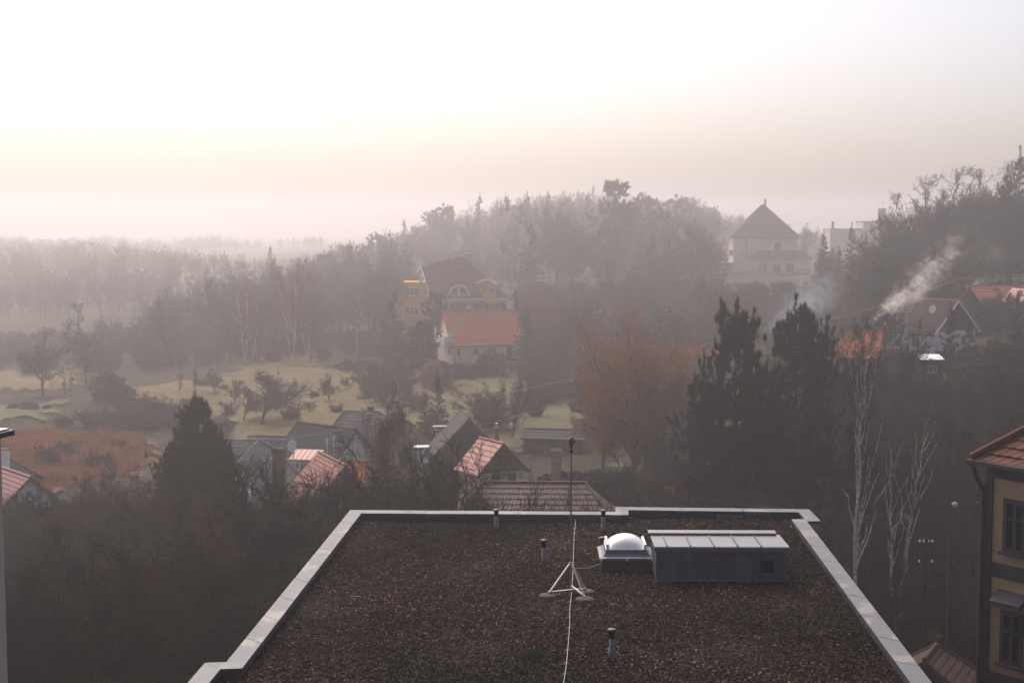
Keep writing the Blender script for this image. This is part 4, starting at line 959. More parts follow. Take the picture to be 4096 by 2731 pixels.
MB().lathe([(.13, zc_-.93), (.13, zc_-.3)], 12).build('pipe', 'post', cs); MB().lathe([(.14, zc_-.29), (.25, zc_-.2), (.25, zc_-.14), (.10, zc_-.02), (.03, zc_)], 12).build('cowl', 'post', cs)

# -- yellow town house at the right
cA = P(988.5, 450, 42.0); A = R(-67)      # local x runs along the wall we see, towards the right front
th = thing('yellow_town_house', 'yellow plastered town house with grey window frames and red tiled roof', 'town house', (cA.x, cA.y, -15), 0)
wdir = Vector((math.sin(R(34)), -math.cos(R(34)), 0))   # along the visible wall, coming towards us
A = math.atan2(wdir.y, wdir.x); th.rotation_euler.z = A
ze = P(988.5, 459.5, 42).z + 15; Lw = 14.0
MB().box(0, 0, -.5, Lw, 9, ze).build('wall', 'ochre', th)
MB().box(-.02, -.05, ze-.5, Lw, -.002, ze-.02).build('cornice', 'trim_grey', th)
for z_ in (ze-3.45, ze-6.75): MB().box(.0, -.045, z_, Lw, -.002, z_+.42).build('string_course', 'trim_grey', th)
MB().box(-.05, -.06, -.5, .22, -.002, ze-.51).build('quoin', 'trim_grey', th)
mb = MB(); rise_ = 2.6
slope(mb, (-.3, -.4, ze-.02), (Lw+.7, -.4, ze-.02), (3.4, 4.0, ze+rise_*1.25), (Lw+.7, 4.0, ze+rise_*1.25), 15, step=.05, waves=46)
slope(mb, (-.3, 9.4, ze-.02), (-.3, -.4, ze-.02), (3.4, 4.0, ze+rise_*1.25), (3.4, 4.0, ze+rise_*1.25), 15, step=.05)
slope(mb, (Lw+.7, 9.4, ze-.02), (-.3, 9.4, ze-.02), (Lw+.7, 4.0, ze+rise_*1.25), (3.4, 4.0, ze+rise_*1.25), 15, step=.05)
tr = mb.build('roof', 'tile_dkred', th)
MB().tube([(-.3, -.4, ze+.08), (3.4, 4.0, ze+rise_*1.25+.06)], .13, 8).build('ridge_cap', 'tile_dkred', tr)
MB().bar((-.36, -.49, ze-.05), (Lw+.7, -.49, ze-.05), .14, .13).build('gutter', 'metal_dark', tr)
MB().tube([(-.2, -.46, ze-.12), (-.14, -.36, ze-.5), (-.02, -.16, ze-.9), (-.02, -.16, -.5)], .075, 8).build('downpipe', 'metal_dark', th)
for i, z_ in enumerate((ze-2.65, ze-6.0, ze-9.4)):
    for j in range(7):
        f = window(th, 'front', 1.0 + j*1.75, z_, .80, 1.6, (0, 0), 'trim_grey', (1, 1), .14, sill=True, glass='glass')
        if i == 1: MB().extr([(1.0+j*1.75-.52, -.42, z_+1.92), (1.0+j*1.75+.52, -.42, z_+1.92), (1.0+j*1.75+.52, -.002, z_+2.2), (1.0+j*1.75-.52, -.002, z_+2.2)], (0, 0, -.16)).build('window_hood', 'trim_grey', th)
# -- beige house at the left edge
lA = P(.8, 440, 19); lh = thing('beige_house', 'beige house corner with a dark eave at the left frame edge', 'house', (lA.x, lA.y, -15), R(-14)); zl = P(6, 436, 19).z + 15
MB().box(-6, -8, 0, 0, 0, zl).build('wall', 'beige', lh)
MB().box(-6.3, -8.3, zl+.002, .13, .13, zl+.075).build('eave', 'metal_dark', lh); MB().box(-6.3, -8.3, zl+.078, .08, .08, zl+.10).build('roof_edge', 'steel', lh)
window(lh, 'right', -1.6, zl-2.9, 1.0, 1.6, (0, 0), 'wood_brown', (1, 0), .08)
# ------------------------------------------------------------------ vegetation prototypes
def nrm(v): return v / np.maximum(np.linalg.norm(v, axis=-1, keepdims=True), 1e-9)
def perp(d, rng):
    r = rng.normal(size=d.shape); r -= d * (r * d).sum(-1, keepdims=True); return nrm(r)
class Curves:
    """a batch of curved limbs p(t) = B + D L t + K L t^2"""
    def __init__(s, B, D, L, R0, R1, K): s.B, s.D, s.L, s.R0, s.R1, s.K = B, nrm(D), L, R0, R1, K
    def p(s, t, i=None):
        B, D, L, K = (s.B, s.D, s.L, s.K) if i is None else (s.B[i], s.D[i], s.L[i], s.K[i])
        return B + D * (L*t)[..., None] + K * (L*t*t)[..., None]
    def tan(s, t, i): return nrm(s.D[i] + 2 * s.K[i] * t[..., None])
    def rad(s, t, i): return s.R0[i] * (1-t) + s.R1[i] * t
    def mesh(s, k, n, rng, wob=0):
        N = len(s.L); ts = np.linspace(0, 1, k+1)
        Pt = s.B[:, None] + s.D[:, None] * (s.L[:, None]*ts)[..., None] + s.K[:, None] * (s.L[:, None]*ts*ts)[..., None]
        if wob: Pt[:, 1:] += rng.normal(0, 1, (N, k, 3)) * (wob * s.L)[:, None, None]
        Tg = nrm(np.gradient(Pt, axis=1)); ref = np.where(np.abs(Tg[..., 2:3]) < .9, np.array([0, 0, 1.]), np.array([1., 0, 0]))
        a = nrm(np.cross(Tg, ref)); b = np.cross(Tg, a); rr = s.R0[:, None]*(1-ts) + s.R1[:, None]*ts
        an = np.arange(n) * 2*np.pi/n
        V = Pt[:, :, None] + rr[..., None, None] * (a[:, :, None]*np.cos(an)[:, None] + b[:, :, None]*np.sin(an)[:, None])
        V = V.reshape(-1, 3); i, q, j = np.meshgrid(np.arange(N), np.arange(k), np.arange(n), indexing='ij')
        o = i*(k+1)*n + q*n; j2 = (j+1) % n
        T = np.concatenate([np.stack([o+j, o+j2, o+n+j2], -1).reshape(-1, 3), np.stack([o+j, o+n+j2, o+n+j], -1).reshape(-1, 3)])
        return V, T
def spawn(c, m, t0, t1, ang, ratio, rr, rng, up=0, bend=.0, rmin=.006, taper=.25, lfall=.4, droop=0, lmin=.15, even=False):
    N = len(c.L); i = np.repeat(np.arange(N), m)
    t = rng.uniform(t0, t1, N*m) if not even else np.tile(np.linspace(t0, t1, m), N) + rng.uniform(-.02, .02, N*m)
    Bp = c.p(t, i); T = c.tan(t, i); q = perp(T, rng); a = np.radians(ang * rng.uniform(.6, 1.3, N*m))
    D = T*np.cos(a)[:, None] + q*np.sin(a)[:, None]; D[:, 2] += up; D = nrm(D)
    L = np.maximum(c.L[i] * ratio * (1 - lfall*t) * rng.uniform(.6, 1.25, N*m), lmin)
    R0 = np.maximum(c.rad(t, i) * rr, rmin); R1 = np.maximum(R0*taper, rmin*.6)
    K = rng.normal(0, bend, (N*m, 3)); K[:, 2] += up*.6 - droop
    return Curves(Bp, D, L, R0, R1, K)
class Acc:
    def __init__(s): s.V = []; s.T = []; s.n = 0
    def add(s, VT):
        V, T = VT; s.V.append(V.reshape(-1, 3)); s.T.append(T.reshape(-1, 3) + s.n); s.n += len(s.V[-1]); return s
    def mesh(s, name, mat):
        me = np_mesh(name, np.concatenate(s.V), np.concatenate(s.T)); me.materials.append(MT[mat]); return me
PROTO = {}
def one(B, D, L, R0, R1, K=(0, 0, 0)): f = lambda v: np.array([v], float); return Curves(f(B), f(D), np.array([float(L)]), np.array([float(R0)]), np.array([float(R1)]), f(K))
def proto(key, trunk, crown, H, tm='bark', cm='twig'):
    V = np.concatenate(crown.V); H = float(np.percentile(V[:, 2], 98.8)); rad = float(np.percentile(np.hypot(V[:, 0], V[:, 1]), 96))
    PROTO[key] = (trunk.mesh('trunk', tm), crown.mesh('crown', cm), H, rad)

def bare(key, seed, H=10, tr=.16, tl=.62, n1=10, n2=7, n3=6, n4=5, a1=48, a2=42, up=.25, t0=.28, l1=.62, l2=.5, l3=.5, l4=.55, tw=.011, cm='twig', tm='bark', bend=.12, droop=0, stems=1, wob=.02, lf1=.35):
    rng = np.random.default_rng(seed); tk, cr = Acc(), Acc(); cs = []
    for s_ in range(stems):
        lean = rng.normal(0, .06 if stems == 1 else .28, 2)
        c0 = one((rng.normal(0, .1*(stems > 1)), rng.normal(0, .1*(stems > 1)), -.4), (lean[0], lean[1], 1), H*tl*rng.uniform(.85, 1.1), tr, tr*.45, (rng.normal(0, .06), rng.normal(0, .06), .02)); tk.add(c0.mesh(7, 7, rng, .008)); cs.append(c0)
    for c0 in cs:
        c1 = spawn(c0, n1, t0, 1, a1, l1, .62, rng, up, bend, .03, .3, lf1, lmin=.8)
        top = Curves(c0.p(np.array([1.]), np.array([0])), c0.tan(np.array([1.]), np.array([0])), c0.L*.6, c0.R1, c0.R1*.3, rng.normal(0, .1, (1, 3)))
        c1 = Curves(*(np.concatenate([getattr(c1, k), getattr(top, k)]) for k in ('B', 'D', 'L', 'R0', 'R1', 'K')))
        tk.add(c1.mesh(5, 5, rng, wob))
        c2 = spawn(c1, n2, .2, 1, a2, l2, .6, rng, up*.8, bend*1.3, .018, .35, .3, droop*.3, lmin=.5); cr.add(c2.mesh(4, 4, rng, wob))
        c3 = spawn(c2, n3, .15, 1, a2, l3, .6, rng, up*.6, bend*1.5, .011, .5, .3, droop, lmin=.3); cr.add(c3.mesh(3, 3, rng, wob))
        c4 = spawn(c3, n4, .1, 1, a2+5, l4, .6, rng, up*.5, bend*1.5, tw, .6, .2, droop*1.5, lmin=.22); cr.add(c4.mesh(2, 3, rng, wob))
    proto(key, tk, cr, H, tm, cm)
bare('round1', 1, n1=13, n2=9, n3=8, n4=5, up=.14, a1=52, wob=.035, tw=.012)
bare('round2', 2, n1=12, n2=9, n3=8, n4=5, a1=60, up=.10, t0=.22, wob=.04, tw=.012)
bare('round3', 3, n1=13, n2=8, n3=8, n4=5, a1=42, up=.22, tl=.7, wob=.03, tw=.012)
bare('tall1', 4, H=12, tl=.75, a1=40, l1=.42, n1=18, n2=8, n3=7, n4=4, up=.24, t0=.25, wob=.03)
bare('tall2', 5, H=12, tl=.8, a1=46, l1=.36, n1=20, n2=7, n3=7, n4=4, up=.2, t0=.2, wob=.03)
bare('orchard1', 6, H=5, tr=.13, tl=.42, a1=66, a2=48, l1=1.2, n1=10, n2=9, n3=8, n4=4, up=.12, t0=.5, tw=.010, wob=.05)
bare('orchard2', 7, H=5, tr=.11, tl=.5, a1=52, a2=44, l1=.95, n1=10, n2=9, n3=7, n4=4, up=.2, t0=.45, tw=.010, wob=.04)
bare('shrub1', 8, H=4, tr=.045, tl=.75, n1=9, n2=7, n3=6, n4=4, a1=38, stems=7, up=.2, t0=.1, tw=.009, wob=.03)
bare('shrub2', 9, H=4, tr=.04, tl=.7, n1=10, n2=7, n3=7, n4=4, a1=48, stems=6, up=.12, t0=.05, tw=.009, cm='twig_purple', wob=.04)
bare('willow', 10, H=14, tr=.36, tl=.36, a1=62, a2=38, l1=1.25, l2=.52, l3=.5, l4=.6, n1=32, n2=14, n3=10, n4=8, up=.20, t0=.12, tw=.014, cm='twig_orange', bend=.07, droop=.10, lf1=.1)
bare('sapling', 11, H=8, tr=.08, tl=.8, a1=34, n1=8, n2=6, n3=5, n4=3, stems=5, up=.25, t0=.25, tw=.011, wob=.03)
bare('bigbare', 12, H=15, tr=.3, tl=.5, a1=54, a2=48, l1=.85, n1=15, n2=10, n3=9, n4=5, up=.12, t0=.3, tw=.016, wob=.04)
bare('thin', 13, H=10, tr=.09, tl=.9, a1=50, l1=.28, n1=20, n2=6, n3=5, n4=3, up=.15, t0=.25, tw=.010, wob=.03)
bare('dead', 14, H=9, tr=.15, tl=.6, a1=50, a2=50, l1=.65, n1=8, n2=6, n3=5, n4=3, up=.2, t0=.35, tw=.012, wob=.05)
def birch(key, seed, H=14, stems=2, weep=0, n1=16, dens=1.0, spread=.12, cm='twig_red', tw=.010, l1=.26, a1=42, low=.28, lr=.5, tr=1):
    rng = np.random.default_rng(seed); tk, cr = Acc(), Acc()
    for s_ in range(stems):
        a = 6.28*s_/stems + rng.uniform(0, 1)
        c0 = one((.12*math.cos(a), .12*math.sin(a), -.4), (spread*math.cos(a), spread*math.sin(a), 1), H*rng.uniform(.86, 1.02), .15*tr, .025*tr, (rng.normal(0, .04), rng.normal(0, .04), 0)); tk.add(c0.mesh(12, 7, rng, .006))
        c1 = spawn(c0, n1, low, .98, a1, l1, lr, rng, .30 if not weep else .12, .12, .02, .3, .55, .0 if not weep else .25, lmin=.7); tk.add(c1.mesh(5, 4, rng, .025))
        c2 = spawn(c1, int(7*dens), .2, 1, 42, .55, .55, rng, .12 if not weep else -.25, .15, .012, .4, .3, .1 + weep*.5, lmin=.5); cr.add(c2.mesh(4, 3, rng, .02))
        c3 = spawn(c2, int(6*dens), .15, 1, 40, .6 if not weep else .95, .6, rng, .05 if not weep else -.7, .15, .008, .5, .2, .15 + weep*.5, lmin=.35); cr.add(c3.mesh(3, 3, rng, .02))
        c4 = spawn(c3, int(4*dens), .1, 1, 38, .6, .6, rng, -.1 - weep*.6, .15, tw, .6, .2, .2 + weep*.3, lmin=.3); cr.add(c4.mesh(2, 3, rng, .02))
    proto(key, tk, cr, H, 'birch', cm)
def weeping(key, seed, H=11.6):
    rng = np.random.default_rng(seed); tk, cr = Acc(), Acc()
    c0 = one((0, 0, -.4), (.03, 0, 1), H*.98, .15, .03, (.02, .03, 0)); tk.add(c0.mesh(12, 7, rng, .008))
    c1 = spawn(c0, 16, .42, .97, 72, .36, .5, rng, .12, .14, .03, .35, .35, .26, lmin=1.6); tk.add(c1.mesh(6, 5, rng, .03))
    c2 = spawn(c1, 6, .3, 1, 50, .5, .5, rng, .1, .2, .016, .4, .3, .3, lmin=.5); tk.add(c2.mesh(4, 3, rng, .03))
    for c, m in ((c1, 8), (c2, 3)):
        i = np.repeat(np.arange(len(c.L)), m); t = rng.uniform(.45, 1, len(i)); Bp = c.p(t, i)
        L = np.minimum(rng.uniform(.6, 3.4, len(i)), Bp[:, 2]*.45); D = nrm(np.c_[rng.normal(0, .16, (len(i), 2)), -np.ones(len(i))])
        h = Curves(Bp, D, L, np.full(len(i), .011), np.full(len(i), .006), np.c_[rng.normal(0, .04, (len(i), 2)), 0*L]); cr.add(h.mesh(4, 3, rng, .012))
        h2 = spawn(h, 5, .1, .95, 22, .45, .8, rng, -.8, .05, .008, .7, .2); cr.add(h2.mesh(2, 3, rng, .01))
    proto(key, tk, cr, H, 'birch', 'twig_purple')
birch('birch1', 21, stems=2); birch('birch2', 22, stems=3, spread=.16)
weeping('weeping', 23)
birch('bigbirch', 24, H=18, stems=2, n1=15, dens=.85, spread=.10, l1=.34, a1=36, low=.30, tw=.011, lr=.75, tr=1.5)

def tufts(Pt, ax, m, ln, w_, rng, spread=.55):
    N = len(Pt); i = np.repeat(np.arange(N), m); d = nrm(ax[i] + rng.normal(0, spread, (N*m, 3)))
    L = ln * rng.uniform(.6, 1.2, N*m); u = perp(d, rng) * (w_/2)
    B = Pt[i] + rng.normal(0, ln*.12, (N*m, 3)); V = np.stack([B-u, B+u, B + d*L[:, None]], 1)
    return V, np.arange(N*m*3).reshape(-1, 3)
def pine(key, seed, H=13, spread=3.4, nb=70, bare_below=.12, cm='pine', m=12, ln=.42, lumps=.35, top=.5, dense=1.0, shp=1.9):
    rng = np.random.default_rng(seed); tk, cr = Acc(), Acc()
    c0 = one((0, 0, -.4), (rng.normal(0, .02), rng.normal(0, .02), 1), H*.97, H*.016, .03); tk.add(c0.mesh(10, 8, rng, .004))
    t = np.sort(rng.uniform(bare_below, .97, nb)); i = np.zeros(nb, int); a = rng.uniform(0, 6.28, nb)
    sh = np.minimum((1-t)*shp + .10, 1) ** top * np.minimum(1, .5 + (t-bare_below)*2.2) * (1 - lumps + 2*lumps*rng.random(nb))
    el = -.10 + .36*t + rng.normal(0, .18, nb)
    D = np.c_[np.cos(a)*np.cos(el), np.sin(a)*np.cos(el), np.sin(el)]
    c1 = Curves(c0.p(t, i), D, spread*sh, .06*(1-t)+.022, np.full(nb, .012), np.c_[rng.normal(0, .08, (nb, 2)), rng.uniform(-.05, .09, nb)]); tk.add(c1.mesh(4, 4, rng, .02))
    c2 = spawn(c1, int(9*dense), .25, 1, 50, .40, .5, rng, .06, .1, .010, .5, .3, lmin=.35); tk.add(c2.mesh(2, 3, rng))
    Pl, Al = [], []
    for c, k in ((c1, 5), (c2, int(4*dense))):
        N = len(c.L); j = np.repeat(np.arange(N), k); tt = 1 - rng.random(N*k)**1.6*.75; tt[::k] = 1
        Pl.append(c.p(tt, j)); ax = nrm(c.tan(tt, j)*.75 + np.array([0, 0, .42])); Al.append(ax)
    Pt, Ax = np.concatenate(Pl), np.concatenate(Al)
    topn = 10; Pt = np.concatenate([Pt, np.c_[rng.normal(0, .12, (topn, 2)), H*(.93 + .06*rng.random(topn))]]); Ax = np.concatenate([Ax, nrm(rng.normal(0, .3, (topn, 3)) + [0, 0, 1])])
    cr.add(tufts(Pt, Ax, m, ln, .055*ln/.42, rng)); proto(key, tk, cr, H, 'bark', cm)
def spruce(key, seed, H=10, spread=2.4, nb=150, cm='spruce', curve=1.0, m=9, ln=.34):
    rng = np.random.default_rng(seed); tk, cr = Acc(), Acc()
    c0 = one((0, 0, -.3), (0, 0, 1), H*.94, H*.014, .012); tk.add(c0.mesh(8, 7, rng, .002))
    t = np.sort(1 - np.sqrt(rng.random(nb))*.95); t[-28:] = np.linspace(.54, .985, 28); t = np.clip(t, .04, .985); a = rng.uniform(0, 6.28, nb); i = np.zeros(nb, int)
    L = spread * (1-t)**curve * rng.uniform(.72, 1.12, nb) + .12; el = -.25 + .7*t
    D = np.c_[np.cos(a)*np.cos(el), np.sin(a)*np.cos(el), np.sin(el)]
    c1 = Curves(c0.p(t, i), D, L, .03*(1-t)+.010, np.full(nb, .006), np.c_[np.zeros((nb, 2)), rng.uniform(-.05, .15, nb)]); tk.add(c1.mesh(3, 3, rng))
    k = 11; j = np.repeat(np.arange(nb), k); tt = rng.uniform(.12, 1, nb*k); tt[::k] = 1
    T = c1.tan(tt, j); sd = nrm(np.cross(T, [0, 0, 1.])) * rng.choice([-1, 1], nb*k)[:, None]
    ax = nrm(T*.7 + sd*.7*(tt < .98)[:, None] + [0, 0, -.15]); Pt = c1.p(tt, j)
    cr.add(tufts(Pt, ax, m, ln*(1.15), .06, rng, .45)); cr.add(tufts(np.c_[np.zeros((6, 2)), H*np.linspace(.9, .985, 6)], np.tile([0, 0, 1.], (6, 1)), m, ln, .05, rng, .6)); proto(key, tk, cr, H, 'bark', cm)
pine('pine1', 31, H=13.8, spread=3.3, nb=120, lumps=.42, shp=2.6, top=.7, m=16); pine('pine2', 32, H=13.8, spread=3.3, nb=115, lumps=.45, shp=3.0, top=.7, m=16); pine('pine3', 33, H=10.6, spread=3.9, nb=120, top=.9, bare_below=.06, lumps=.40, shp=1.5)
pine('scots', 34, H=22, spread=4.2, nb=60, bare_below=.42, lumps=.45, top=.45, ln=.7, m=14); pine('scots2', 35, H=16, spread=3.6, nb=55, bare_below=.3, ln=.6, lumps=.5)
spruce('spruce1', 41, spread=2.9); spruce('spruce2', 42, spread=2.2, curve=.9); spruce('blue', 43, spread=3.0, cm='blue_spruce', curve=.75); spruce('slim', 44, H=12, spread=1.7, nb=130)
def bush(key, seed, H=3, W=3.5, n=900, cm='leaf_dark', m=8, ln=.28):
    rng = np.random.default_rng(seed); tk, cr = Acc(), Acc()
    c0 = one((0, 0, -.3), (0, 0, 1), H*.5, .06, .03); tk.add(c0.mesh(3, 5, rng)); c1 = spawn(c0, 9, .1, 1, 50, 1.1, .6, rng, .3, .1, .02); tk.add(c1.mesh(3, 4, rng, .02))
    u = nrm(rng.normal(size=(n, 3))); r = rng.random(n)**.35 * (1 + .22*np.sin(3.1*np.arctan2(u[:, 1], u[:, 0]) + seed) * np.cos(4*u[:, 2] + seed))
    Pt = u*r[:, None]*[W/2, W/2, H*.55] + [0, 0, H*.42]; Pt[:, 2] = np.maximum(Pt[:, 2], .05)
    cr.add(tufts(Pt, nrm(u + [0, 0, .35]), m, ln, .09, rng, .6)); proto(key, tk, cr, H, 'bark', cm)
bush('bush1', 51); bush('bush2', 52, cm='leaf_green'); bush('bush3', 53, cm='twig_red', ln=.4); bush('hedge', 54, H=1.6, W=2.2, n=500)
bush('orange_bush', 55, H=4, W=4.2, n=1300, cm='twig_orange', ln=.42)

PN = {'round1': 'bare_tree', 'tall': 'bare_tree'}
def plant(key, px, d, top, label, cat='tree', name='bare_tree', group=None, w=1.0, cm=None, tm=None, rot=None, y=None, hmax=None, sink=0, H=None, W=None):
    x = X(px, d); z = tz(x, d) + float(lumpy(x, d))*min(1, max(0, (d-30)/60))
    h = (P(px, top, d).z - z) if H is None else H
    if hmax: h = min(h, hmax)
    t_, c_, H0, R0 = PROTO[key]; s = h / H0
    if W: w = W * d / F / (2*R0) / s
    w = min(max(w, .45), 2.4)
    r = thing(name, label, cat, (x, d, z - sink), random.uniform(0, 6.28) if rot is None else rot, group); r.scale = (s*w, s*w, s)
    a = bpy.data.objects.new('trunk', t_); b = bpy.data.objects.new('crown', c_)
    for o in (a, b): C.objects.link(o); o.parent = r
    if cm: mat_on(b, cm)
    if tm: mat_on(a, tm)
    return r
# ------------------------------------------------------------------ single trees the photograph shows
# left edge and wood edge
plant('bigbare', 38, 200, 333, 'big spreading bare tree standing alone at the far left of the valley', w=.95, W=54)
plant('round2', 83, 212, 305, 'tall leaning bare tree right behind the lone spreading tree', w=1.0, W=50)
plant('thin', 59, 196, 372, 'thin young bare tree with an upright stem by the left pasture', w=.8)
plant('thin', 66, 199, 366, 'second thin young bare tree by the left pasture, the taller of two', w=.8)
plant('bush1', 104, 186, 374, 'round dark evergreen bush left of the orange meadow edge', 'bush', 'evergreen_bush', w=1.1)
plant('bush1', 121, 184, 386, 'smaller dark evergreen bush nestled against the round one', 'bush', 'evergreen_bush', w=1.1)
for px, d, tp in ((8, 181, 404), (24, 180, 402), (42, 181, 405)): plant('bush1', px, d, tp, 'dark clipped hedge bush behind the green strip on the left', 'hedge', 'hedge_bush', 'hedge behind the green strip', w=1.5)
for i, (px, d, tp) in enumerate(((118, 178, 398), (134, 176, 396), (150, 172, 398), (165, 170, 402), (60, 168, 415), (82, 168, 412), (104, 167, 410), (128, 166, 412), (150, 164, 414), (172, 163, 416), (196, 160, 416), (215, 157, 420))):
    plant(('shrub2', 'shrub1')[i % 2], px, d, tp, 'purple-brown bare shrub in the thicket between the reed bed and the meadow', 'shrub', 'bare_shrub', 'shrubs above the reed bed', w=1.9)
for px, d, tp in ((40, 140, 446), (58, 146, 442), (92, 138, 452), (112, 150, 440), (76, 150, 441), (128, 148, 446)): plant('shrub2', px, d, tp, 'small bare shrub growing in the orange reeds', 'shrub', 'bare_shrub', 'shrubs in the reed bed', w=1.2)
# birches at the wood edge
plant('birch1', 243, 226, 284, 'slim reddish birch with a forked white trunk at the wood edge', name='birch', w=.85)
plant('birch2', 252, 229, 290, 'reddish birch leaning beside the forked one at the wood edge', name='birch', w=.7)
plant('birch2', 291, 224, 274, 'clump of white-trunked reddish birches above the meadow', name='birch', w=.85)
plant('birch1', 305, 226, 280, 'slender birch right of the white-trunked clump', name='birch', w=.75)
plant('birch1', 356, 224, 302, 'single thin pale birch left of the villa conifers', name='birch', w=.5, cm='twig')
plant('birch1', 515, 300, 202, 'tall faint pale birch on the slope right above the villa', name='birch', w=.8, cm='twig')
plant('birch2', 547, 400, 205, 'faint misty birch left of the tall hill pine', name='birch', w=.7, cm='twig')
# conifers round the villa
plant('spruce2', 394, 216, 296, 'dark tall spruce left of the yellow villa tower', 'tree', 'spruce', w=1.15, W=28)
plant('spruce2', 384, 220, 318, 'lower dark spruce leftmost beside the villa tower', 'tree', 'spruce', w=1.2)
plant('blue', 400, 202, 323, 'blue-green spruce in front of the villa, left of the white house', 'tree', 'spruce', w=.95, W=26)
plant('pine2', 424, 200, 322, 'dense dark pine against the left corner of the white house', 'tree', 'pine_tree', w=1.25, W=34)
plant('pine1', 434, 224, 294, 'dark pine between the villa tower and the red roof', 'tree', 'pine_tree', w=1.3, W=26)
plant('spruce2', 411, 206, 352, 'small dark fir low between the two conifers by the white house', 'tree', 'spruce', w=1.1)
plant('blue', 526, 202, 311, 'silvery blue spruce at the right end of the white house', 'tree', 'spruce', w=1.0, W=32)
plant('spruce2', 515, 226, 293, 'small dark spruce at the right corner of the villa', 'tree', 'spruce', w=.9)
plant('spruce1', 437, 146, 378, 'dark symmetrical spruce in the meadow behind the black-gabled house', 'tree', 'spruce', w=1.08, W=38)
plant('spruce2', 424, 150, 404, 'low dark spruce at the foot of the meadow spruce', 'tree', 'spruce', w=1.5)
# bushes below the white house
plant('orange_bush', 431, 191, 362, 'rusty orange round bush below the white house', 'bush', 'orange_bush', w=1.15, W=24)
plant('orange_bush', 442, 192, 364, 'second rusty bush touching the orange one below the white house', 'bush', 'orange_bush', w=.9, cm='twig_red', W=22)
for i, px in enumerate((455, 463, 471, 478, 486)): plant('hedge', px, 198, 364 + i % 2, 'dark clipped garden shrub along the foot of the white house', 'hedge', 'hedge_bush', 'garden hedge of the white house', w=1.1)
plant('bush2', 492, 200, 352, 'pale green rounded shrub by the white house door', 'bush', 'green_bush', w=1.2)
for i, px in enumerate((308, 318, 328, 338, 348, 356)): plant('bush3', px, 214 - i, 371 - i*2.4, 'low red-brown bush in the row at the top of the meadow', 'bush', 'red_bush', 'red bushes at the meadow top', w=2.2)
plant('bush2', 372, 208, 362, 'broad pale green bush at the top right of the meadow', 'bush', 'green_bush', w=2.0)
plant('bush2', 388, 206, 363, 'second broad pale green bush beneath the villa conifers', 'bush', 'green_bush', w=1.8)
for i, (px, d, tp) in enumerate(((368, 186, 370), (384, 184, 366), (398, 182, 372), (410, 180, 378), (390, 178, 382), (375, 180, 384), (415, 174, 392))): plant(('shrub2', 'orchard1')[i % 2], px, d, tp, 'purple-grey bare tangle of fruit trees in the middle of the meadow', 'tree', 'bare_tree', 'tangle of bare fruit trees in mid meadow', w=1.1, cm='twig_purple')
for px, d, tp in ((350, 184, 398), (364, 186, 396)): plant('bush3', px, d, tp+4, 'small red-brown bush among the orchard trees', 'bush', 'red_bush', 'small red bushes in the orchard', w=2.0)
for px, d, tp in ((262, 200, 379), (284, 208, 372), (300, 204, 377), (318, 198, 380), (338, 206, 374), (334, 172, 404), (288, 168, 408), (272, 180, 394), (312, 186, 391), (238, 196, 380), (222, 192, 384), (200, 196, 378), (182, 180, 398), (365, 170, 408), (400, 166, 412)):
    plant('shrub1' if px % 4 else 'shrub2', px, d, tp, 'small bare shrub dotted over the orchard meadow', 'shrub', 'bare_shrub', 'small shrubs on the meadow', w=1.5)
# orchard
OR = [(258, 165, 374, 'orchard1', 'largest dark fruit tree at the lower left of the meadow', 1.15), (240, 168, 388, 'orchard1', 'dark fruit tree touching the largest one on its left', 1.0), (327, 182, 375, 'orchard2', 'slim round-headed fruit tree in the middle of the meadow', 1.0),
      (308, 172, 401, 'orchard1', 'smallest flat-topped fruit tree low in the meadow', 1.15), (294, 192, 381, 'orchard2', 'faint fruit tree left of the round-headed one', .9), (192, 190, 357, 'tall2', 'tall bare tree with a fork on the orange meadow edge', .7),
      (175, 188, 360, 'thin', 'upright feathery bare tree left of the forked tree', 1.0), (211, 188, 369, 'orchard2', 'bushy vase-shaped fruit tree on the pale upper meadow', 1.0), (232, 180, 380, 'orchard2', 'small upright fruit tree beside the pale meadow track', .8),
      (276, 200, 366, 'thin', 'thin bare tree under the birch clump', .9), (250, 204, 371, 'thin', 'thin bare tree under the forked birch', .9), (345, 192, 376, 'orchard1', 'low fruit tree before the red bushes', .9), (205, 172, 404, 'orchard2', 'bare fruit tree in the scrub at the left meadow corner', .9), (222, 166, 402, 'orchard1', 'bare fruit tree left of the dark largest tree', .9),
      (352, 196, 374, 'orchard2', 'fruit tree with fanned branches at the top right of the meadow', .9)]
for px, d, tp, k, lb, w in OR: plant(k, px, d, tp, lb, name="fruit_tree", w=w)
plant('sapling', 512, 152, 372, 'multi-stemmed bare tree at the left edge of the green lawn', w=1.15, W=46)
plant('shrub1', 488, 158, 392, 'bare shrub left of the multi-stemmed tree on the lawn', 'shrub', 'bare_shrub', w=1.5)
plant('shrub1', 535, 172, 398, 'low bare shrub in the middle of the green lawn', 'shrub', 'bare_shrub', w=1.2)
plant('orchard2', 548, 178, 384, 'bare fruit tree at the top right corner of the lawn', name='fruit_tree')
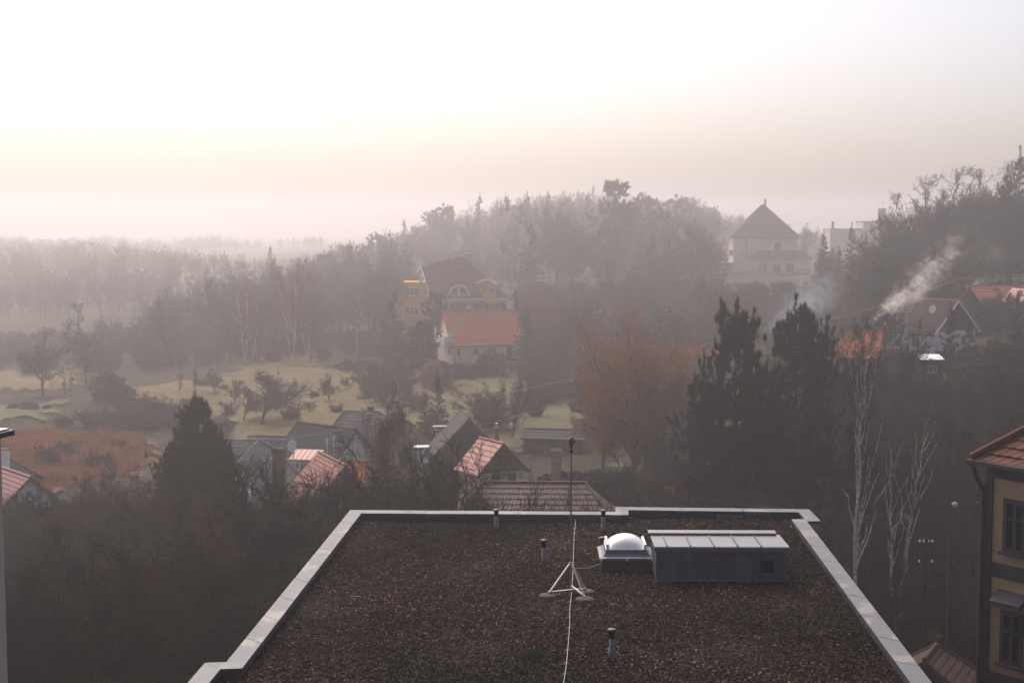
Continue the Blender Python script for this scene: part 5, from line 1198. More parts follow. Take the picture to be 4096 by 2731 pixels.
# willow, pines, right birch
plant('willow', 636, 132, 325, 'huge round orange-twigged willow in the middle of the picture', name='willow', w=.92, rot=1.2, W=122)
plant('willow', 604, 137, 366, 'lower orange willow merged into the left side of the huge one', name='willow', w=1.05, rot=2, W=60)
plant('willow', 672, 130, 372, 'lower orange willow merged into the right side of the huge one', name='willow', w=1.0, rot=4, W=62)
plant('pine1', 738, 92, 316, 'great dark pine, left of the pair before the smoke', 'tree', 'pine_tree', w=1.12, W=74)
plant('pine2', 797, 94, 312, 'great dark pine, right of the pair before the smoke', 'tree', 'pine_tree', w=1.2, W=72)
plant('pine1', 706, 95, 384, 'shorter pine with a long side limb at the left foot of the pair', 'tree', 'pine_tree', w=1.6, W=62)
plant('pine3', 770, 90, 410, 'bushy pine filling the space under the pair', 'tree', 'pine_tree', w=1.5, W=110)
plant('pine3', 192, 100, 404, 'dark bushy pine standing alone on the left', 'tree', 'pine_tree', w=.78, W=84)
plant('pine3', 218, 98, 438, 'shoulder of a lower pine at the right of the lone left pine', 'tree', 'pine_tree', w=.85, W=50)
plant('pine3', 170, 98, 446, 'shoulder of a lower pine at the left of the lone left pine', 'tree', 'pine_tree', w=.85, W=44)
plant('bigbirch', 862, 74, 322, 'tall bare birch with twin white trunks on the right', name='birch', w=.82, rot=.6, cm='twig', W=76)
plant('bigbirch', 905, 78, 418, 'crooked pale birch stem leaning right of the twin trunks', name='birch', w=.8, rot=2.2, cm='twig')
plant('weeping', 383, 98, 402, 'weeping birch with drooping dark twigs among the red roofs', name='weeping_birch', w=1.0, rot=.3, W=70)
plant('dead', 334, 101, 455, 'small pale dead tree in front of the salmon roof', w=.8, tm='birch_limb')
for px, d, tp, k in ((836, 118, 336, 'round3'), (868, 122, 338, 'round2'), (850, 126, 330, 'thin'), (824, 124, 345, 'round2'), (843, 112, 338, 'round1'), (860, 115, 334, 'round1'), (874, 118, 330, 'round3'), (831, 128, 333, 'round1')): plant(k, px, d, tp, 'bare tree veiling the orange-roofed house on the right', 'tree', 'bare_tree', 'bare trees before the orange-roofed house', w=.9)
# hill: the round bare tree, tall pine and conifers
plant('bigbare', 572, 310, 217, 'large round-crowned bare tree left of the tall hill pine', w=1.15, rot=.4, W=74)
plant('scots', 617, 330, 183, 'tall ragged pine rising above the misty hill', 'tree', 'pine_tree', w=1.15, W=46)
plant('spruce1', 652, 292, 238, 'broad conifer right of the tall hill pine', 'tree', 'spruce', w=.85)
plant('slim', 676, 296, 250, 'slim dark conifer beside the steel flue on the hill', 'tree', 'spruce', w=.95)
plant('round3', 697, 300, 240, 'feathery bare tree left of the misty hill house', w=.95)
plant('round2', 605, 262, 262, 'bare tree at the foot of the tall hill pine', w=.9)
plant('round1', 632, 268, 268, 'bare tree between the hill pine and the broad conifer', w=1.0)
plant('scots2', 443, 430, 207, 'flat-topped misty pine on the skyline above the villa', 'tree', 'pine_tree', w=1.1, W=28)
plant('scots2', 432, 440, 213, 'misty pine leaning left of the flat-topped one', 'tree', 'pine_tree', w=1.0)
plant('slim', 230, 400, 266, 'spiky small conifer on the skyline over the left wood', 'tree', 'spruce', w=.8)
plant('spruce1', 270, 410, 248, 'larger spiky conifer on the skyline over the birches', 'tree', 'spruce', w=.85)
plant('slim', 254, 410, 259, 'lesser conifer between the two skyline spikes', 'tree', 'spruce', w=.9)
plant('slim', 593, 600, 188, 'misty pointed conifer on the hilltop left of the tall pine', 'tree', 'spruce', w=.9)
plant('spruce2', 404, 440, 222, 'misty conifer on the skyline above the left villa corner', 'tree', 'spruce', w=.9)
plant('spruce2', 480, 480, 198, 'misty conifer on the skyline above the villa dish', 'tree', 'spruce', w=.9)
plant('spruce1', 852, 262, 229, 'pointed spruce in front of the flat-roofed block', 'tree', 'spruce', w=.75)
plant('spruce1', 824, 270, 236, 'dark conifer left of the pointed spruce on the right hill', 'tree', 'spruce', w=.8)
plant('spruce2', 840, 264, 252, 'lower conifer between the two hill spruces', 'tree', 'spruce', w=.9)
# right-hand hill wood
RW = [(902, 222, 196, 'round2', .9), (925, 226, 182, 'bigbare', .95), (948, 228, 173, 'bigbare', 1.0), (968, 224, 176, 'round1', 1.0), (985, 226, 174, 'bigbare', .9), (1004, 222, 166, 'bigbare', .9), (888, 218, 222, 'round3', 1.0), (915, 208, 220, 'round2', 1.0), (940, 205, 212, 'round1', 1.0), (965, 206, 206, 'round2', 1.0), (992, 204, 202, 'round1', 1.0), (1016, 206, 190, 'bigbare', 1.0), (870, 205, 244, 'round2', 1.0), (895, 196, 246, 'round1', 1.0), (925, 194, 244, 'round3', 1.0), (955, 196, 238, 'round1', 1.0), (985, 198, 232, 'round3', 1.0), (1010, 196, 226, 'round2', 1.0)]
for px, d, tp, k, w in RW: plant(k, px, d, tp, 'bare dark tree crown in the wood on the right-hand hill', 'tree', 'bare_tree', 'bare trees on the right-hand hill', w=w)
for px, d, tp, lb in ((1018, 214, 160, 'tall dark conifer cut off by the right frame edge'), (1006, 208, 178, 'dark conifer beside the tallest one at the right edge')): plant('spruce1', px, d, tp, lb, 'tree', 'spruce', w=.75)
plant('thin', 903, 152, 262, 'tall thin leafless tree standing in the bright smoke', w=1.2)
plant('thin', 888, 156, 300, 'shorter thin leafless tree left of the bright smoke', w=1.2)
plant('spruce1', 953, 136, 312, 'dark spruce before the white gabled house', 'tree', 'spruce', w=.85)
plant('spruce1', 972, 138, 326, 'lower dark spruce at the right of the white gabled house', 'tree', 'spruce', w=1.0)
plant('spruce2', 1000, 146, 322, 'dark spruce below the red roof on the right', 'tree', 'spruce', w=1.2)
plant('bush1', 985, 170, 306, 'dark evergreen bush before the red roof', 'bush', 'evergreen_bush', w=1.0)
plant('spruce2', 1020, 150, 300, 'dark spruce at the right edge before the red roof', 'tree', 'spruce', w=1.1)
for px, d, tp in ((988, 172, 296), (1012, 174, 290), (1002, 168, 300)): plant('orchard1', px, d, tp, 'small bare tree in front of the bright red roof', 'tree', 'bare_tree', 'bare trees before the red roof', w=.8)
# front trees seen over the parapet and in the shade
FT = [(446, 84, 452, 'sapling', 'dense dark bare bush in front of the black-gabled house', 1.1), (428, 86, 464, 'round3', 'dark twiggy tree left of the dense bush', .9), (480, 78, 474, 'sapling', 'bare tree reaching over the left end of the brown tiled roof', .8), (318, 72, 492, 'orchard1', 'dark gnarled tree left of the parapet corner', 1.35),
      (345, 76, 488, 'shrub1', 'dark twiggy shrub before the black gable', 1.0), (292, 88, 482, 'sapling', 'bare saplings before the brick stack', 1.0), (258, 84, 482, 'round3', 'bare tree left of the brick stack', .9), (408, 76, 488, 'shrub1', 'thin dark shrub right of the weeping birch trunk', 1.0), (610, 78, 490, 'sapling', 'bare sapling before the right end of the brown tiled roof', .5),
      (577, 78, 492, 'sapling', 'small bare sapling before the brown tiled roof', .5), (36, 101, 476, 'round2', 'pruned twiggy tree in front of the white gable at the far left', .95), (130, 118, 466, 'tall1', 'tall bare tree before the orange reed bed', .75), (108, 121, 462, 'round3', 'bare tree left of the tall one by the reed bed', .9), (82, 110, 474, 'round1', 'bare tree right of the crimson roof', .9), (668, 96, 478, 'shrub1', 'yellowish bare shrub right of the small lawn', 1.6)]
for px, d, tp, k, lb, w in FT: plant(k, px, d, tp, lb, name='bare_shrub' if k.startswith('shrub') else 'bare_tree', cat='shrub' if k.startswith('shrub') else 'tree', w=w)
# ------------------------------------------------------------------ the woods: repeats
SKY = [(-60, 320), (40, 330), (70, 312), (110, 318), (135, 308), (160, 292), (185, 283), (215, 276), (240, 268), (270, 262), (300, 260), (330, 248), (365, 240), (400, 230), (430, 220), (455, 212), (490, 203), (520, 198), (560, 195), (600, 194), (640, 198), (690, 200), (725, 215), (770, 224), (830, 230), (880, 228)]
sx_, sy_ = zip(*SKY)
def skyline(px): return float(np.interp(px, sx_, sy_))
rw = random.Random(11)
def wood(n, pxr, dr, kinds, label, group, hr, cap=None, name='bare_tree', cmix=None, excl=(), wr=(.8, 1.15), cat='tree', sep=None):
    c = 0; tries = 0; pos = []
    while c < n and tries < n*40:
        tries += 1
        d = math.sqrt(rw.uniform(dr[0]**2, dr[1]**2)); px = rw.uniform(*pxr)
        if any(a <= px <= b and p <= d <= q for a, b, p, q in excl): continue
        x = X(px, d)
        if sep and any((x-u)**2 + (d-v)**2 < sep*sep for u, v in pos): continue
        z = tz(x, d); h = rw.uniform(*hr); lim = (cap(px, d) if cap else skyline(px)) + rw.uniform(-3, 4)
        h = min(h, P(px, lim, d).z - z)
        if h < hr[0]*.55: continue
        pos.append((x, d)); k = rw.choice(kinds)
        plant(k, px, d, 0, label, cat, name if k not in ('slim', 'spruce1', 'spruce2', 'scots2') else 'conifer', group, w=rw.uniform(*wr), H=h, cm=(rw.choice(cmix) if cmix and k not in ('slim', 'spruce1', 'spruce2', 'scots2') else None), rot=rw.uniform(0, 6.28))
        c += 1
house_ex = [(395, 530, 195, 256), (412, 520, 195, 385), (700, 815, 345, 388), (818, 908, 425, 460), (655, 720, 140, 170)]
wood(75, (95, 400), (222, 330), ['round1', 'round2', 'round3', 'tall1', 'tall2'], 'grey-purple bare tree in the hazy wood left of the villa', 'bare trees of the hazy left wood', (9, 14), excl=house_ex, cmix=['twig_purple', 'twig', 'twig_purple', 'twig_red'], sep=6)
wood(60, (240, 560), (285, 560), ['tall1', 'tall2', 'round3', 'spruce2', 'slim', 'scots2', 'round1'], 'hazy tree on the wooded slope behind the villa', 'trees on the slope behind the villa', (12, 20), excl=house_ex, cmix=['twig_purple', 'twig', None], sep=7)
wood(45, (530, 730), (212, 275), ['round1', 'round2', 'shrub2', 'shrub1', 'round3'], 'brown bare thicket shrub between the white house and the hill house', 'bare thicket of the middle slope', (4.5, 7), name='bare_shrub', cat='shrub', cap=lambda px, d: 268, excl=house_ex + [(500, 540, 195, 215)], cmix=['twig_purple', 'twig', 'twig_red'], sep=5)
wood(45, (700, 900), (200, 300), ['round1', 'round2', 'shrub2', 'round3', 'tall2'], 'purple bare thicket shrub on the slope below the misty hill house', 'bare thicket below the hill house', (4, 7), name='bare_shrub', cat='shrub', cap=lambda px, d: 282 if px < 822 else 250, excl=house_ex, cmix=['twig_purple', 'twig', 'twig_red'], sep=5)
wood(45, (540, 722), (340, 680), ['tall1', 'round3', 'spruce2', 'scots2', 'round1'], 'faint tree in the mist on the hilltop', 'misty hilltop trees', (11, 20), excl=house_ex, cmix=['twig_purple', 'twig'], sep=8)
wood(26, (690, 900), (420, 700), ['tall1', 'round3', 'spruce2', 'round1'], 'very faint tree in the mist behind the hill house', 'mist trees behind the hill house', (10, 16), excl=house_ex, sep=9)
wood(40, (820, 1040), (100, 190), ['round1', 'round2', 'tall2', 'shrub2', 'spruce2'], 'dark tree in the shaded wood on the right-hand slope', 'dark trees of the right-hand slope', (5, 9), cap=lambda px, d: 350 if px < 905 else 342, excl=[(820, 890, 130, 160), (900, 1000, 126, 178)], cmix=['twig', 'twig_purple'], sep=5)
wood(34, (700, 1000), (66, 106), ['round1', 'round2', 'shrub1', 'tall2', 'round3'], 'dark bare tree in deep shade right of the flat roof', 'dark trees right of the flat roof', (6, 10), cap=lambda px, d: 420 if px > 830 else 470, excl=[(915, 960, 50, 62)], cmix=['twig', 'twig_purple'], sep=4)
wood(46, (-10, 330), (62, 98), ['round1', 'round2', 'shrub1', 'shrub2', 'round3'], 'dark bare tree in deep shade left of the flat roof', 'dark trees left of the flat roof', (5, 9), cap=lambda px, d: 548 if px < 62 else 478 if px < 245 else 500, excl=[(-10, 62, 70, 98), (60, 110, 58, 68), (110, 175, 58, 72)], cmix=['twig', 'twig_purple'], sep=4)
wood(16, (60, 425), (84, 104), ['shrub1', 'shrub2', 'round2'], 'dark bare scrub in front of the village roofs', 'scrub before the village', (3, 6), name='bare_shrub', cat='shrub', cap=lambda px, d: 503 if px > 245 else 482, cmix=['twig', 'twig_purple'], sep=4)
wood(14, (640, 720), (102, 150), ['shrub1', 'shrub2', 'round2'], 'bare scrub between the willow and the pines', 'scrub by the willow', (3, 5), name='bare_shrub', cat='shrub', cap=lambda px, d: 425, cmix=['twig', 'twig_red'], sep=4, excl=[(600, 668, 120, 150)])
wood(20, (560, 680), (112, 124), ['hedge'], 'dark hedge bush at the foot of the orange willow', 'hedge under the willow', (1.8, 2.8), cap=lambda px, d: 452, name='hedge_bush', cat='hedge', sep=1.8, wr=(1.0, 1.5))
# masses nobody could count
SRC = {}
def src_obj(key, cm):
    if (key, cm) not in SRC:
        t_, c_, H, R0 = PROTO[key]; A = Acc()
        for me in (t_, c_):
            V = np.empty(len(me.vertices)*3, np.float32); me.vertices.foreach_get('co', V); T = np.empty(len(me.polygons)*3, np.int32); me.loops.foreach_get('vertex_index', T); A.add((V, T))
        me = A.mesh('wood_tree', cm); SRC[key, cm] = (bpy.data.objects.new('wood_tree', me), H)
    return SRC[key, cm]
def mass(name, label, n, pxr, dr, keys, hr, cm, cap, seed, wr=(.9, 1.3), excl=(), cat='woodland', jit=4):
    rng = random.Random(seed); per = {k: [] for k in keys}; k = 0; tries = 0
    while k < n and tries < n*8:
        tries += 1
        d = math.sqrt(rng.uniform(dr[0]**2, dr[1]**2)); px = rng.uniform(*pxr)
        if any(a <= px <= b and p <= d <= q for a, b, p, q in excl): continue
        x = X(px, d); z = tz(x, d); h = min(rng.uniform(*hr), P(px, cap(px) + rng.uniform(-3, jit), d).z - z)
        if h < hr[0]*.5: continue
        k += 1; key = rng.choice(keys); s = h/PROTO[key][2]; per[key].append((x, d, z, s*rng.uniform(*wr), s, rng.uniform(0, 6.28)))
    ng = bpy.data.node_groups.new(name, 'GeometryNodeTree'); ng.interface.new_socket('Geometry', in_out='INPUT', socket_type='NodeSocketGeometry'); ng.interface.new_socket('Geometry', in_out='OUTPUT', socket_type='NodeSocketGeometry')
    gi, go_, jn = ng.nodes.new('NodeGroupInput'), ng.nodes.new('NodeGroupOutput'), ng.nodes.new('GeometryNodeJoinGeometry')
    pts = []; att = []
    for ki, key in enumerate(keys):
        pts += [p[:3] for p in per[key]]; att += [(ki, p[3], p[4], p[5]) for p in per[key]]
        ob, H = src_obj(key, cm); oi = ng.nodes.new('GeometryNodeObjectInfo'); oi.inputs['Object'].default_value = ob
        ip = ng.nodes.new('GeometryNodeInstanceOnPoints'); na = lambda nm, ty: (lambda q: (setattr(q, 'data_type', ty), q.inputs['Name'].__setattr__('default_value', nm), q.outputs['Attribute'])[2])(ng.nodes.new('GeometryNodeInputNamedAttribute'))
        cmp = ng.nodes.new('FunctionNodeCompare'); cmp.data_type = 'INT'; cmp.operation = 'EQUAL'; cmp.inputs[3].default_value = ki; ng.links.new(na('kind_id', 'INT'), cmp.inputs[2])
        ng.links.new(gi.outputs[0], ip.inputs['Points']); ng.links.new(cmp.outputs['Result'], ip.inputs['Selection']); ng.links.new(oi.outputs['Geometry'], ip.inputs['Instance'])
        ng.links.new(na('rot', 'FLOAT_VECTOR'), ip.inputs['Rotation']); ng.links.new(na('size', 'FLOAT_VECTOR'), ip.inputs['Scale']); ng.links.new(ip.outputs['Instances'], jn.inputs[0])
    ng.links.new(jn.outputs[0], go_.inputs[0])
    me = bpy.data.meshes.new(name); me.from_pydata(pts, [], [])
    a = me.attributes.new('kind_id', 'INT', 'POINT'); a.data.foreach_set('value', [q[0] for q in att])
    a = me.attributes.new('size', 'FLOAT_VECTOR', 'POINT'); a.data.foreach_set('vector', np.array([(q[1], q[1], q[2]) for q in att], np.float32).ravel())
    a = me.attributes.new('rot', 'FLOAT_VECTOR', 'POINT'); a.data.foreach_set('vector', np.array([(0, 0, q[3]) for q in att], np.float32).ravel())
    o = link(name, me); md = o.modifiers.new('scatter', 'NODES'); md.node_group = ng
    tag(o, label, cat, kind='stuff')
capL = lambda px: float(np.interp(px, (-100, 40, 130, 250, 330), (240, 241, 246, 258, 262)))
mass('woodland', 'hazy grey woodland covering the far left valley', 700, (-160, 360), (410, 950), ['round1', 'round2', 'tall1', 'round3'], (10, 15), 'twig_purple', capL, 5)
mass('woodland', 'dim wooded ridge dissolving into fog on the far left horizon', 500, (-200, 480), (900, 1500), ['round1', 'round2', 'tall1'], (14, 22), 'twig_purple', lambda px: 238 + abs(math.sin(px*.03))*3, 15, (1.2, 1.8))
mass('woodland', 'soft purple-grey woodland filling the slope left of the villa', 150, (90, 420), (230, 330), ['round1', 'round2', 'tall1', 'round3', 'tall2'], (7, 12), 'twig_purple', lambda px: skyline(px) + 8, 16, excl=house_ex)
mass('woodland', 'soft grey woodland on the misty slope behind the villa', 280, (280, 720), (275, 620), ['round1', 'round2', 'tall1', 'round3', 'tall2'], (8, 18), 'twig_purple', lambda px: skyline(px) + 4, 17, excl=house_ex)
mass('woodland', 'pale woodland vanishing in the mist behind the hill house', 220, (520, 960), (480, 900), ['round1', 'round2', 'tall1'], (11, 18), 'twig_purple', lambda px: skyline(px) + 0, 18, excl=house_ex)
mass('woodland', 'hazy young woodland directly behind the villa roof', 60, (418, 535), (310, 400), ['round1', 'round2', 'round3'], (5, 9), 'twig_purple', lambda px: 236, 21)
mass('woodland', 'hazy copse on the far left flat between the lone tree and the fog', 130, (-80, 175), (345, 430), ['round1', 'round2', 'tall1', 'round3'], (6, 10), 'twig_purple', lambda px: 268, 22)
mass('woodland', 'dark tangled wood on the right-hand hill behind the single crowns', 110, (845, 1080), (205, 300), ['round1', 'round2', 'tall1', 'round3'], (7, 12), 'twig', lambda px: float(np.interp(px, (845, 900, 940, 1024, 1080), (250, 208, 182, 178, 174))), 19, jit=30)
bare('under1', 63, H=3, tr=.03, tl=.7, stems=4, n1=7, n2=6, n3=5, n4=3, t0=.05, tw=.010); bare('under2', 64, H=3, tr=.03, tl=.6, stems=4, n1=8, n2=6, n3=5, n4=3, a1=55, t0=.05, tw=.010)
mass('undergrowth', 'dark bramble and scrub undergrowth on the shaded slopes', 700, (-40, 1060), (60, 112), ['under1', 'under2'], (1.6, 3.6), 'twig', lambda px: (508 if 250 < px < 445 else 560 if px > 444 else 498) if px < 650 else 430, 6, cat='undergrowth')
mass('brushwood', 'purple-brown brushwood under the trees of the middle slopes', 520, (520, 1040), (165, 300), ['under1', 'under2', 'shrub2'], (1.5, 3.4), 'twig_purple', lambda px: 285, 7, cat='undergrowth', excl=house_ex)
mass('scrub', 'grey-purple scrub at the foot of the left wood', 260, (-20, 400), (222, 300), ['under1', 'under2', 'shrub2'], (1.5, 3.8), 'twig_purple', lambda px: 330, 8, cat='undergrowth')
mass('undergrowth', 'dark shaded wood on the right-hand slope between the single trees', 260, (800, 1060), (95, 190), ['round1', 'round2', 'shrub2', 'tall2'], (3, 7), 'twig', lambda px: 352, 9, excl=[(820, 890, 130, 160), (900, 1000, 124, 178), (960, 1060, 165, 200)])
blades('reed_grass', 'orange dry reeds filling the bed behind the crimson roof', reeds, 26000, 1.15, .05, MT['reed'], 3, lean=.25)
blades('grass', 'yellow-green tussock grass of the orchard meadow', meadow, 30000, .22, .05, MT['meadow_grass'], 4)
# ------------------------------------------------------------------ poles, wires, lamps, fences, smoke
def sag(a, b, s, n=14): return [a.lerp(b, t) + Vector((0, 0, -4*s*t*(1-t))) for t in np.linspace(0, 1, n)]
pa = P(441, 404.5, 141); up1 = thing('utility_pole', 'utility pole with white insulators in front of the meadow spruce', 'utility pole', (pa.x, pa.y, -15)); zt = pa.z + 15
MB().tube([(0, 0, -.5), (0, 0, zt)], [.13, .09], 8).build('post', 'post', up1)
for z_ in (zt - .15, zt - 3.1): 
    MB().bar((-.55, 0, z_), (.55, 0, z_), .08, .10).build('crossarm', 'post', up1)
    for x_ in (-.45, 0, .45): MB().lathe([(.03, 0), (.07, .05), (.075, .14), (.04, .2)], 8, (x_, 0, z_ + .052)).build('insulator', 'trim_white', up1)
def wire(pts, r, label, mat='wire', name='overhead_wire'): tag(MB().tube(pts, r, 5).build(name, mat), label, 'wire', 'overhead wires')
L1 = P(222, 449, 118); Rr = P(962, 277.5, 157)
for k, (dx, dz) in enumerate(((-.45, .15), (.45, .15))):
    q = pa + Vector((dx, 0, dz-.1)); wire(sag(L1 + Vector((dx, 0, dz)), q, .5), .022, ('upper', 'lower')[k] + ' pale wire from the left pine to the utility pole')
for k, dz in enumerate((.1, -2.9)):
    q = pa + Vector((.45*k, 0, dz)); m_ = P(725, 338.5 + 10*k, 150); wire(sag(q, m_, .55), .022, ('upper', 'lower')[k] + ' pale wire from the utility pole behind the willow to the pines')
    if not k: wire(sag(P(768, 333, 150), Rr, .5), .022, 'pale wire crossing the smoke from the twin pines to the gabled house')
wire(sag(Rr, P(1030, 277, 150), .2), .018, 'thin wire from the roof mast out of the right frame edge')
wire(sag(P(640, 490, 95), P(990, 521, 60), .3, 20), .010, 'thin dark wire low across the shaded wood to the yellow town house', 'rubber')
# street lamp
lp = P(955, 503, 66); sl_ = thing('street_lamp', 'street lamp with a pale globe head in the dark right-hand wood', 'street lamp', (lp.x, lp.y, tz(lp.x, lp.y))); zt = lp.z - tz(lp.x, lp.y)
MB().tube([(-.25, 0, -.3), (-.25, 0, zt-1.2), (-.2, 0, zt-.5), (-.02, 0, zt-.15)], [.06, .045, .035, .03], 8).build('post', 'metal_dark', sl_)
MB().lathe([(.04, -.08), (.12, -.04), (.16, .03), (.14, .10), (.06, .16), (.02, .165)], 14, (0, 0, zt-.1)).build('lamp_head', 'grey_render', sl_, True)
ip = P(926, 542, 62); up2 = thing('wooden_pole', 'dark pole with small white insulators in the shaded right wood', 'utility pole', (ip.x, ip.y, tz(ip.x, ip.y))); zt = ip.z - tz(ip.x, ip.y)
MB().tube([(0, 0, -.5), (0, 0, zt+.2)], [.12, .09], 8).build('post', 'wood_dark', up2)
for z_, n_ in ((zt, 4), (zt-.9, 3)):
    MB().bar((-.35, 0, z_-.04), (.35, 0, z_-.04), .06, .08).build('crossarm', 'wood_dark', up2)
    for k in range(n_): MB().lathe([(.02, 0), (.045, .03), (.045, .09), (.02, .12)], 8, (-.28 + .56*k/(n_-1), 0, z_ + .002)).build('insulator', 'trim_white', up2)
sp_ = P(660, 505, 90)
fl = P(673.5, 254, 305); ft = thing('steel_flue', 'white-capped steel flue standing left of the hill house', 'flue', (fl.x, fl.y, tz(fl.x, fl.y))); h_ = P(673.5, 245, 305).z - tz(fl.x, fl.y)
MB().lathe([(.28, -.5), (.28, h_-.9)], 10).build('pipe', 'dish', ft); MB().lathe([(.5, h_-.55), (.55, h_-.3), (.5, h_), (.1, h_+.02)], 10).build('cap', 'trim_white', ft); MB().lathe([(.12, h_-.9), (.12, h_-.55)], 8).build('neck', 'steel', ft)
def fence(a, b, label, h=1.1, step=.16, name='picket_fence', mat='wood_dark'):
    L = (b - a).length; t = (b - a)/L; f = thing(name, label, 'fence', (a.x, a.y, 0)); mb = MB(); n = int(L/step)
    zs = [tz(a.x + t.x*L*k/n, a.y + t.y*L*k/n) for k in range(n+1)]
    for k in range(n): p = t*(L*k/n); mb.bar((p.x, p.y, zs[k]), (p.x, p.y, zs[k]+h*random.uniform(.95, 1.03)), .075, .025, (0, 1, 0))
    mb.build('pickets', mat, f)
    for z_ in (.3, .85): MB().bar((0, .03, zs[0]+h*z_), (t.x*L, t.y*L+.03, zs[-1]+h*z_), .04, .07).build('rail', mat, f)
    for k in range(0, n+1, max(1, n//5)): p = t*(L*k/n); MB().box(p.x-.05, p.y+.05, zs[k]-.3, p.x+.05, p.y+.15, zs[k]+h+.05).build('post', mat, f)
def gp_(px, d): return Vector((X(px, d), d, 0))
fence(gp_(4, 104), gp_(57, 107), 'dark picket fence in front of the white gable at the far left')
fence(gp_(2, 96), gp_(34, 96), 'nearer dark picket fence in the shaded garden at the far left')
fence(gp_(612, 127), gp_(652, 128), 'dark picket fence behind the small lawn')
fence(gp_(700, 348), gp_(812, 346), 'long pale fence along the terrace of the hill house', 1.6, .35, mat='wood_brown')
fence(gp_(528, 147), gp_(566, 146), 'thin dark fence along the lower edge of the green lawn', 1.2, .3)
# garden bench-like boards on the lawn
bp2 = P(459, 410, 170); bx_ = thing('garden_bench', 'pale wooden bench on the grass right of the meadow spruce', 'bench', (bp2.x, bp2.y, tz(bp2.x, bp2.y)+.05))
MB().box(-.9, -.2, .42, .9, .2, .48).build('seat', 'grey_render', bx_); MB().box(-.9, .2, .6, .9, .25, .95).build('backrest', 'grey_render', bx_)
for x_ in (-.75, .75):
    MB().box(x_-.04, -.18, -.1, x_+.04, .25, .42).build('leg', 'grey_render', bx_)
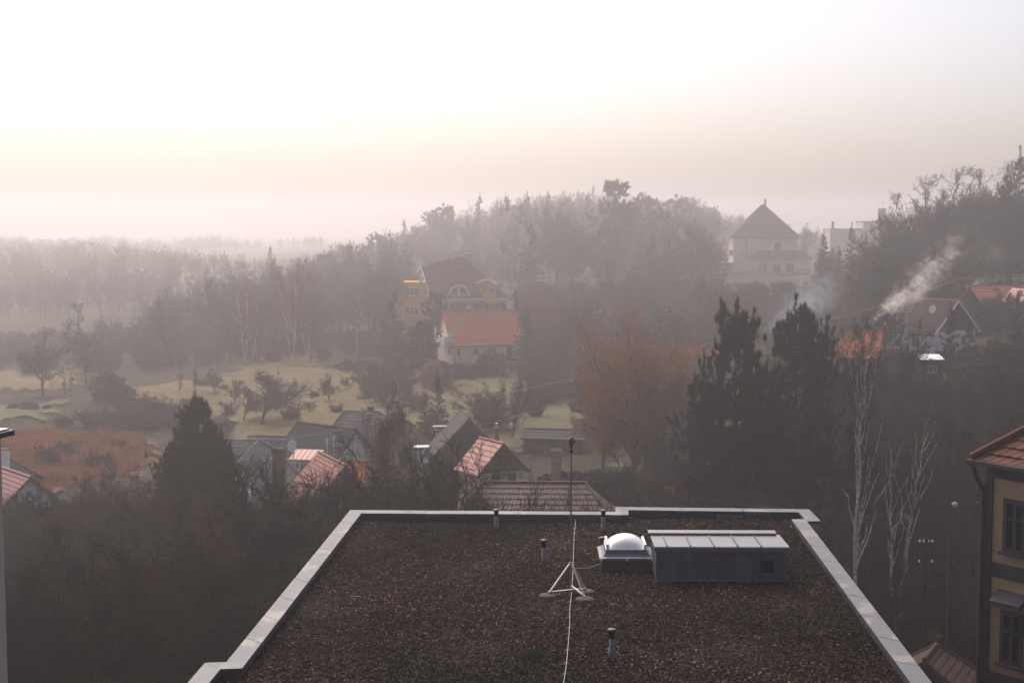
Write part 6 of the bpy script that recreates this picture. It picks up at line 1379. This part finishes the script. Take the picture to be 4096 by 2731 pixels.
# smoke
def smoke(label, segs, col, dens, seed, scale=.5):
    """a plume: a closed lumpy tube filled with uneven smoke"""
    ctr = [P(px, py, d) for px, py, d, r in segs]; n0 = len(segs); tt = np.linspace(0, n0-1, max(n0*2-1, 7)); balls = []
    for t in tt:
        i = min(int(t), n0-2); f = t - i; balls.append((ctr[i].lerp(ctr[i+1], f), segs[i][3]*(1-f) + segs[i+1][3]*f, 1 - .55*t/(n0-1)))
    c0 = sum(ctr, Vector())/n0
    m = bpy.data.materials.new('smoke'); m.use_nodes = True; nt = m.node_tree; nt.nodes.clear()
    out = nt.nodes.new('ShaderNodeOutputMaterial'); v = nt.nodes.new('ShaderNodeVolumePrincipled'); v.inputs['Color'].default_value = (*col, 1); v.inputs['Anisotropy'].default_value = .3
    t = nt.nodes.new('ShaderNodeTexCoord'); pos = t.outputs['Object']
    n = nt.nodes.new('ShaderNodeTexNoise'); n.inputs['Scale'].default_value = scale; n.inputs['Detail'].default_value = 5; n.inputs['Roughness'].default_value = .62; n.inputs['Distortion'].default_value = 1.6
    mp = nt.nodes.new('ShaderNodeMapping'); mp.inputs['Location'].default_value = (seed*3.1, seed, 0); nt.links.new(pos, mp.inputs['Vector']); nt.links.new(mp.outputs['Vector'], n.inputs['Vector'])
    tot = None
    for c, r_, w_ in balls:
        dn = nt.nodes.new('ShaderNodeVectorMath'); dn.operation = 'DISTANCE'; dn.inputs[1].default_value = c - c0; nt.links.new(pos, dn.inputs[0])
        mr = nt.nodes.new('ShaderNodeMapRange'); mr.interpolation_type = 'SMOOTHSTEP'; mr.inputs['From Min'].default_value = r_*1.5; mr.inputs['From Max'].default_value = 0; mr.inputs['To Max'].default_value = w_; nt.links.new(dn.outputs['Value'], mr.inputs['Value'])
        if tot is None: tot = mr.outputs['Result']
        else:
            ad = nt.nodes.new('ShaderNodeMath'); ad.operation = 'MAXIMUM'; nt.links.new(tot, ad.inputs[0]); nt.links.new(mr.outputs['Result'], ad.inputs[1]); tot = ad.outputs[0]
    # the plume frays: noise eats into the soft falloff
    su = nt.nodes.new('ShaderNodeMath'); su.operation = 'MULTIPLY_ADD'; nt.links.new(n.outputs['Fac'], su.inputs[0]); su.inputs[1].default_value = 2.8; nt.links.new(tot, su.inputs[2])
    r = nt.nodes.new('ShaderNodeMapRange'); r.interpolation_type = 'SMOOTHSTEP'; r.inputs['From Min'].default_value = 1.72; r.inputs['From Max'].default_value = 2.9; r.inputs['To Max'].default_value = dens; nt.links.new(su.outputs[0], r.inputs['Value'])
    gate = nt.nodes.new('ShaderNodeMath'); gate.operation = 'MULTIPLY'; nt.links.new(r.outputs['Result'], gate.inputs[0]); nt.links.new(tot, gate.inputs[1])
    nt.links.new(gate.outputs[0], v.inputs['Density']); nt.links.new(v.outputs['Volume'], out.inputs['Volume'])
    lo = [min(b_[0][k] - c0[k] - b_[1]*1.5 for b_ in balls) for k in range(3)]; hi = [max(b_[0][k] - c0[k] + b_[1]*1.5 for b_ in balls) for k in range(3)]
    o = MB().box(*lo, *hi).build('smoke', m); o.location = c0
    tag(o, label, 'smoke', kind='stuff')
smoke('blue-grey smoke drifting up behind the twin pines', [(765, 330, 165, .8), (782, 322, 165, 2.2), (805, 303, 168, 3.6), (822, 294, 170, 3.6), (812, 278, 170, 2.4), (806, 256, 170, 1.6), (795, 244, 171, 1.0)], (.80, .86, .96), .32, 1, .5)
smoke('bright chimney smoke rising from the orange-roofed house', [(872.5, 323, 145, .22), (879, 314, 145, .6), (892, 304, 146, 1.3), (908, 296, 147, 2.0), (922, 281, 148, 2.3), (936, 266, 149, 2.4), (950, 254, 150, 2.2)], (.98, .94, .86), 2.0, 2, .8)
smoke('pale smoke behind the ridge of the red roof', [(968, 286, 197, .5), (985, 281, 197, 1.3), (1005, 280, 197, 1.6), (1022, 275, 197, 1.8), (1035, 270, 197, 1.0)], (.97, .92, .86), 1.2, 3, .8)
smoke('faint smoke hanging before the right-hand hill wood', [(940, 243, 186, .8), (960, 236, 186, 2.0), (985, 248, 186, 2.4), (1005, 255, 186, 2.2), (1000, 268, 186, 1.0)], (.95, .90, .86), .18, 4, .4)
smoke('thin grey smoke above the smoking house in the village', [(371, 407, 150, .2), (362, 410, 148, .9), (352, 418, 146, 1.4), (340, 425, 143, 1.0)], (.9, .9, .95), .22, 5, .8)
smoke('thin grey smoke beside the left pine', [(224, 432, 124, .6), (236, 436, 124, 1.2), (252, 438, 124, 1.2), (262, 442, 124, .6)], (.85, .88, .95), .2, 6, .8)
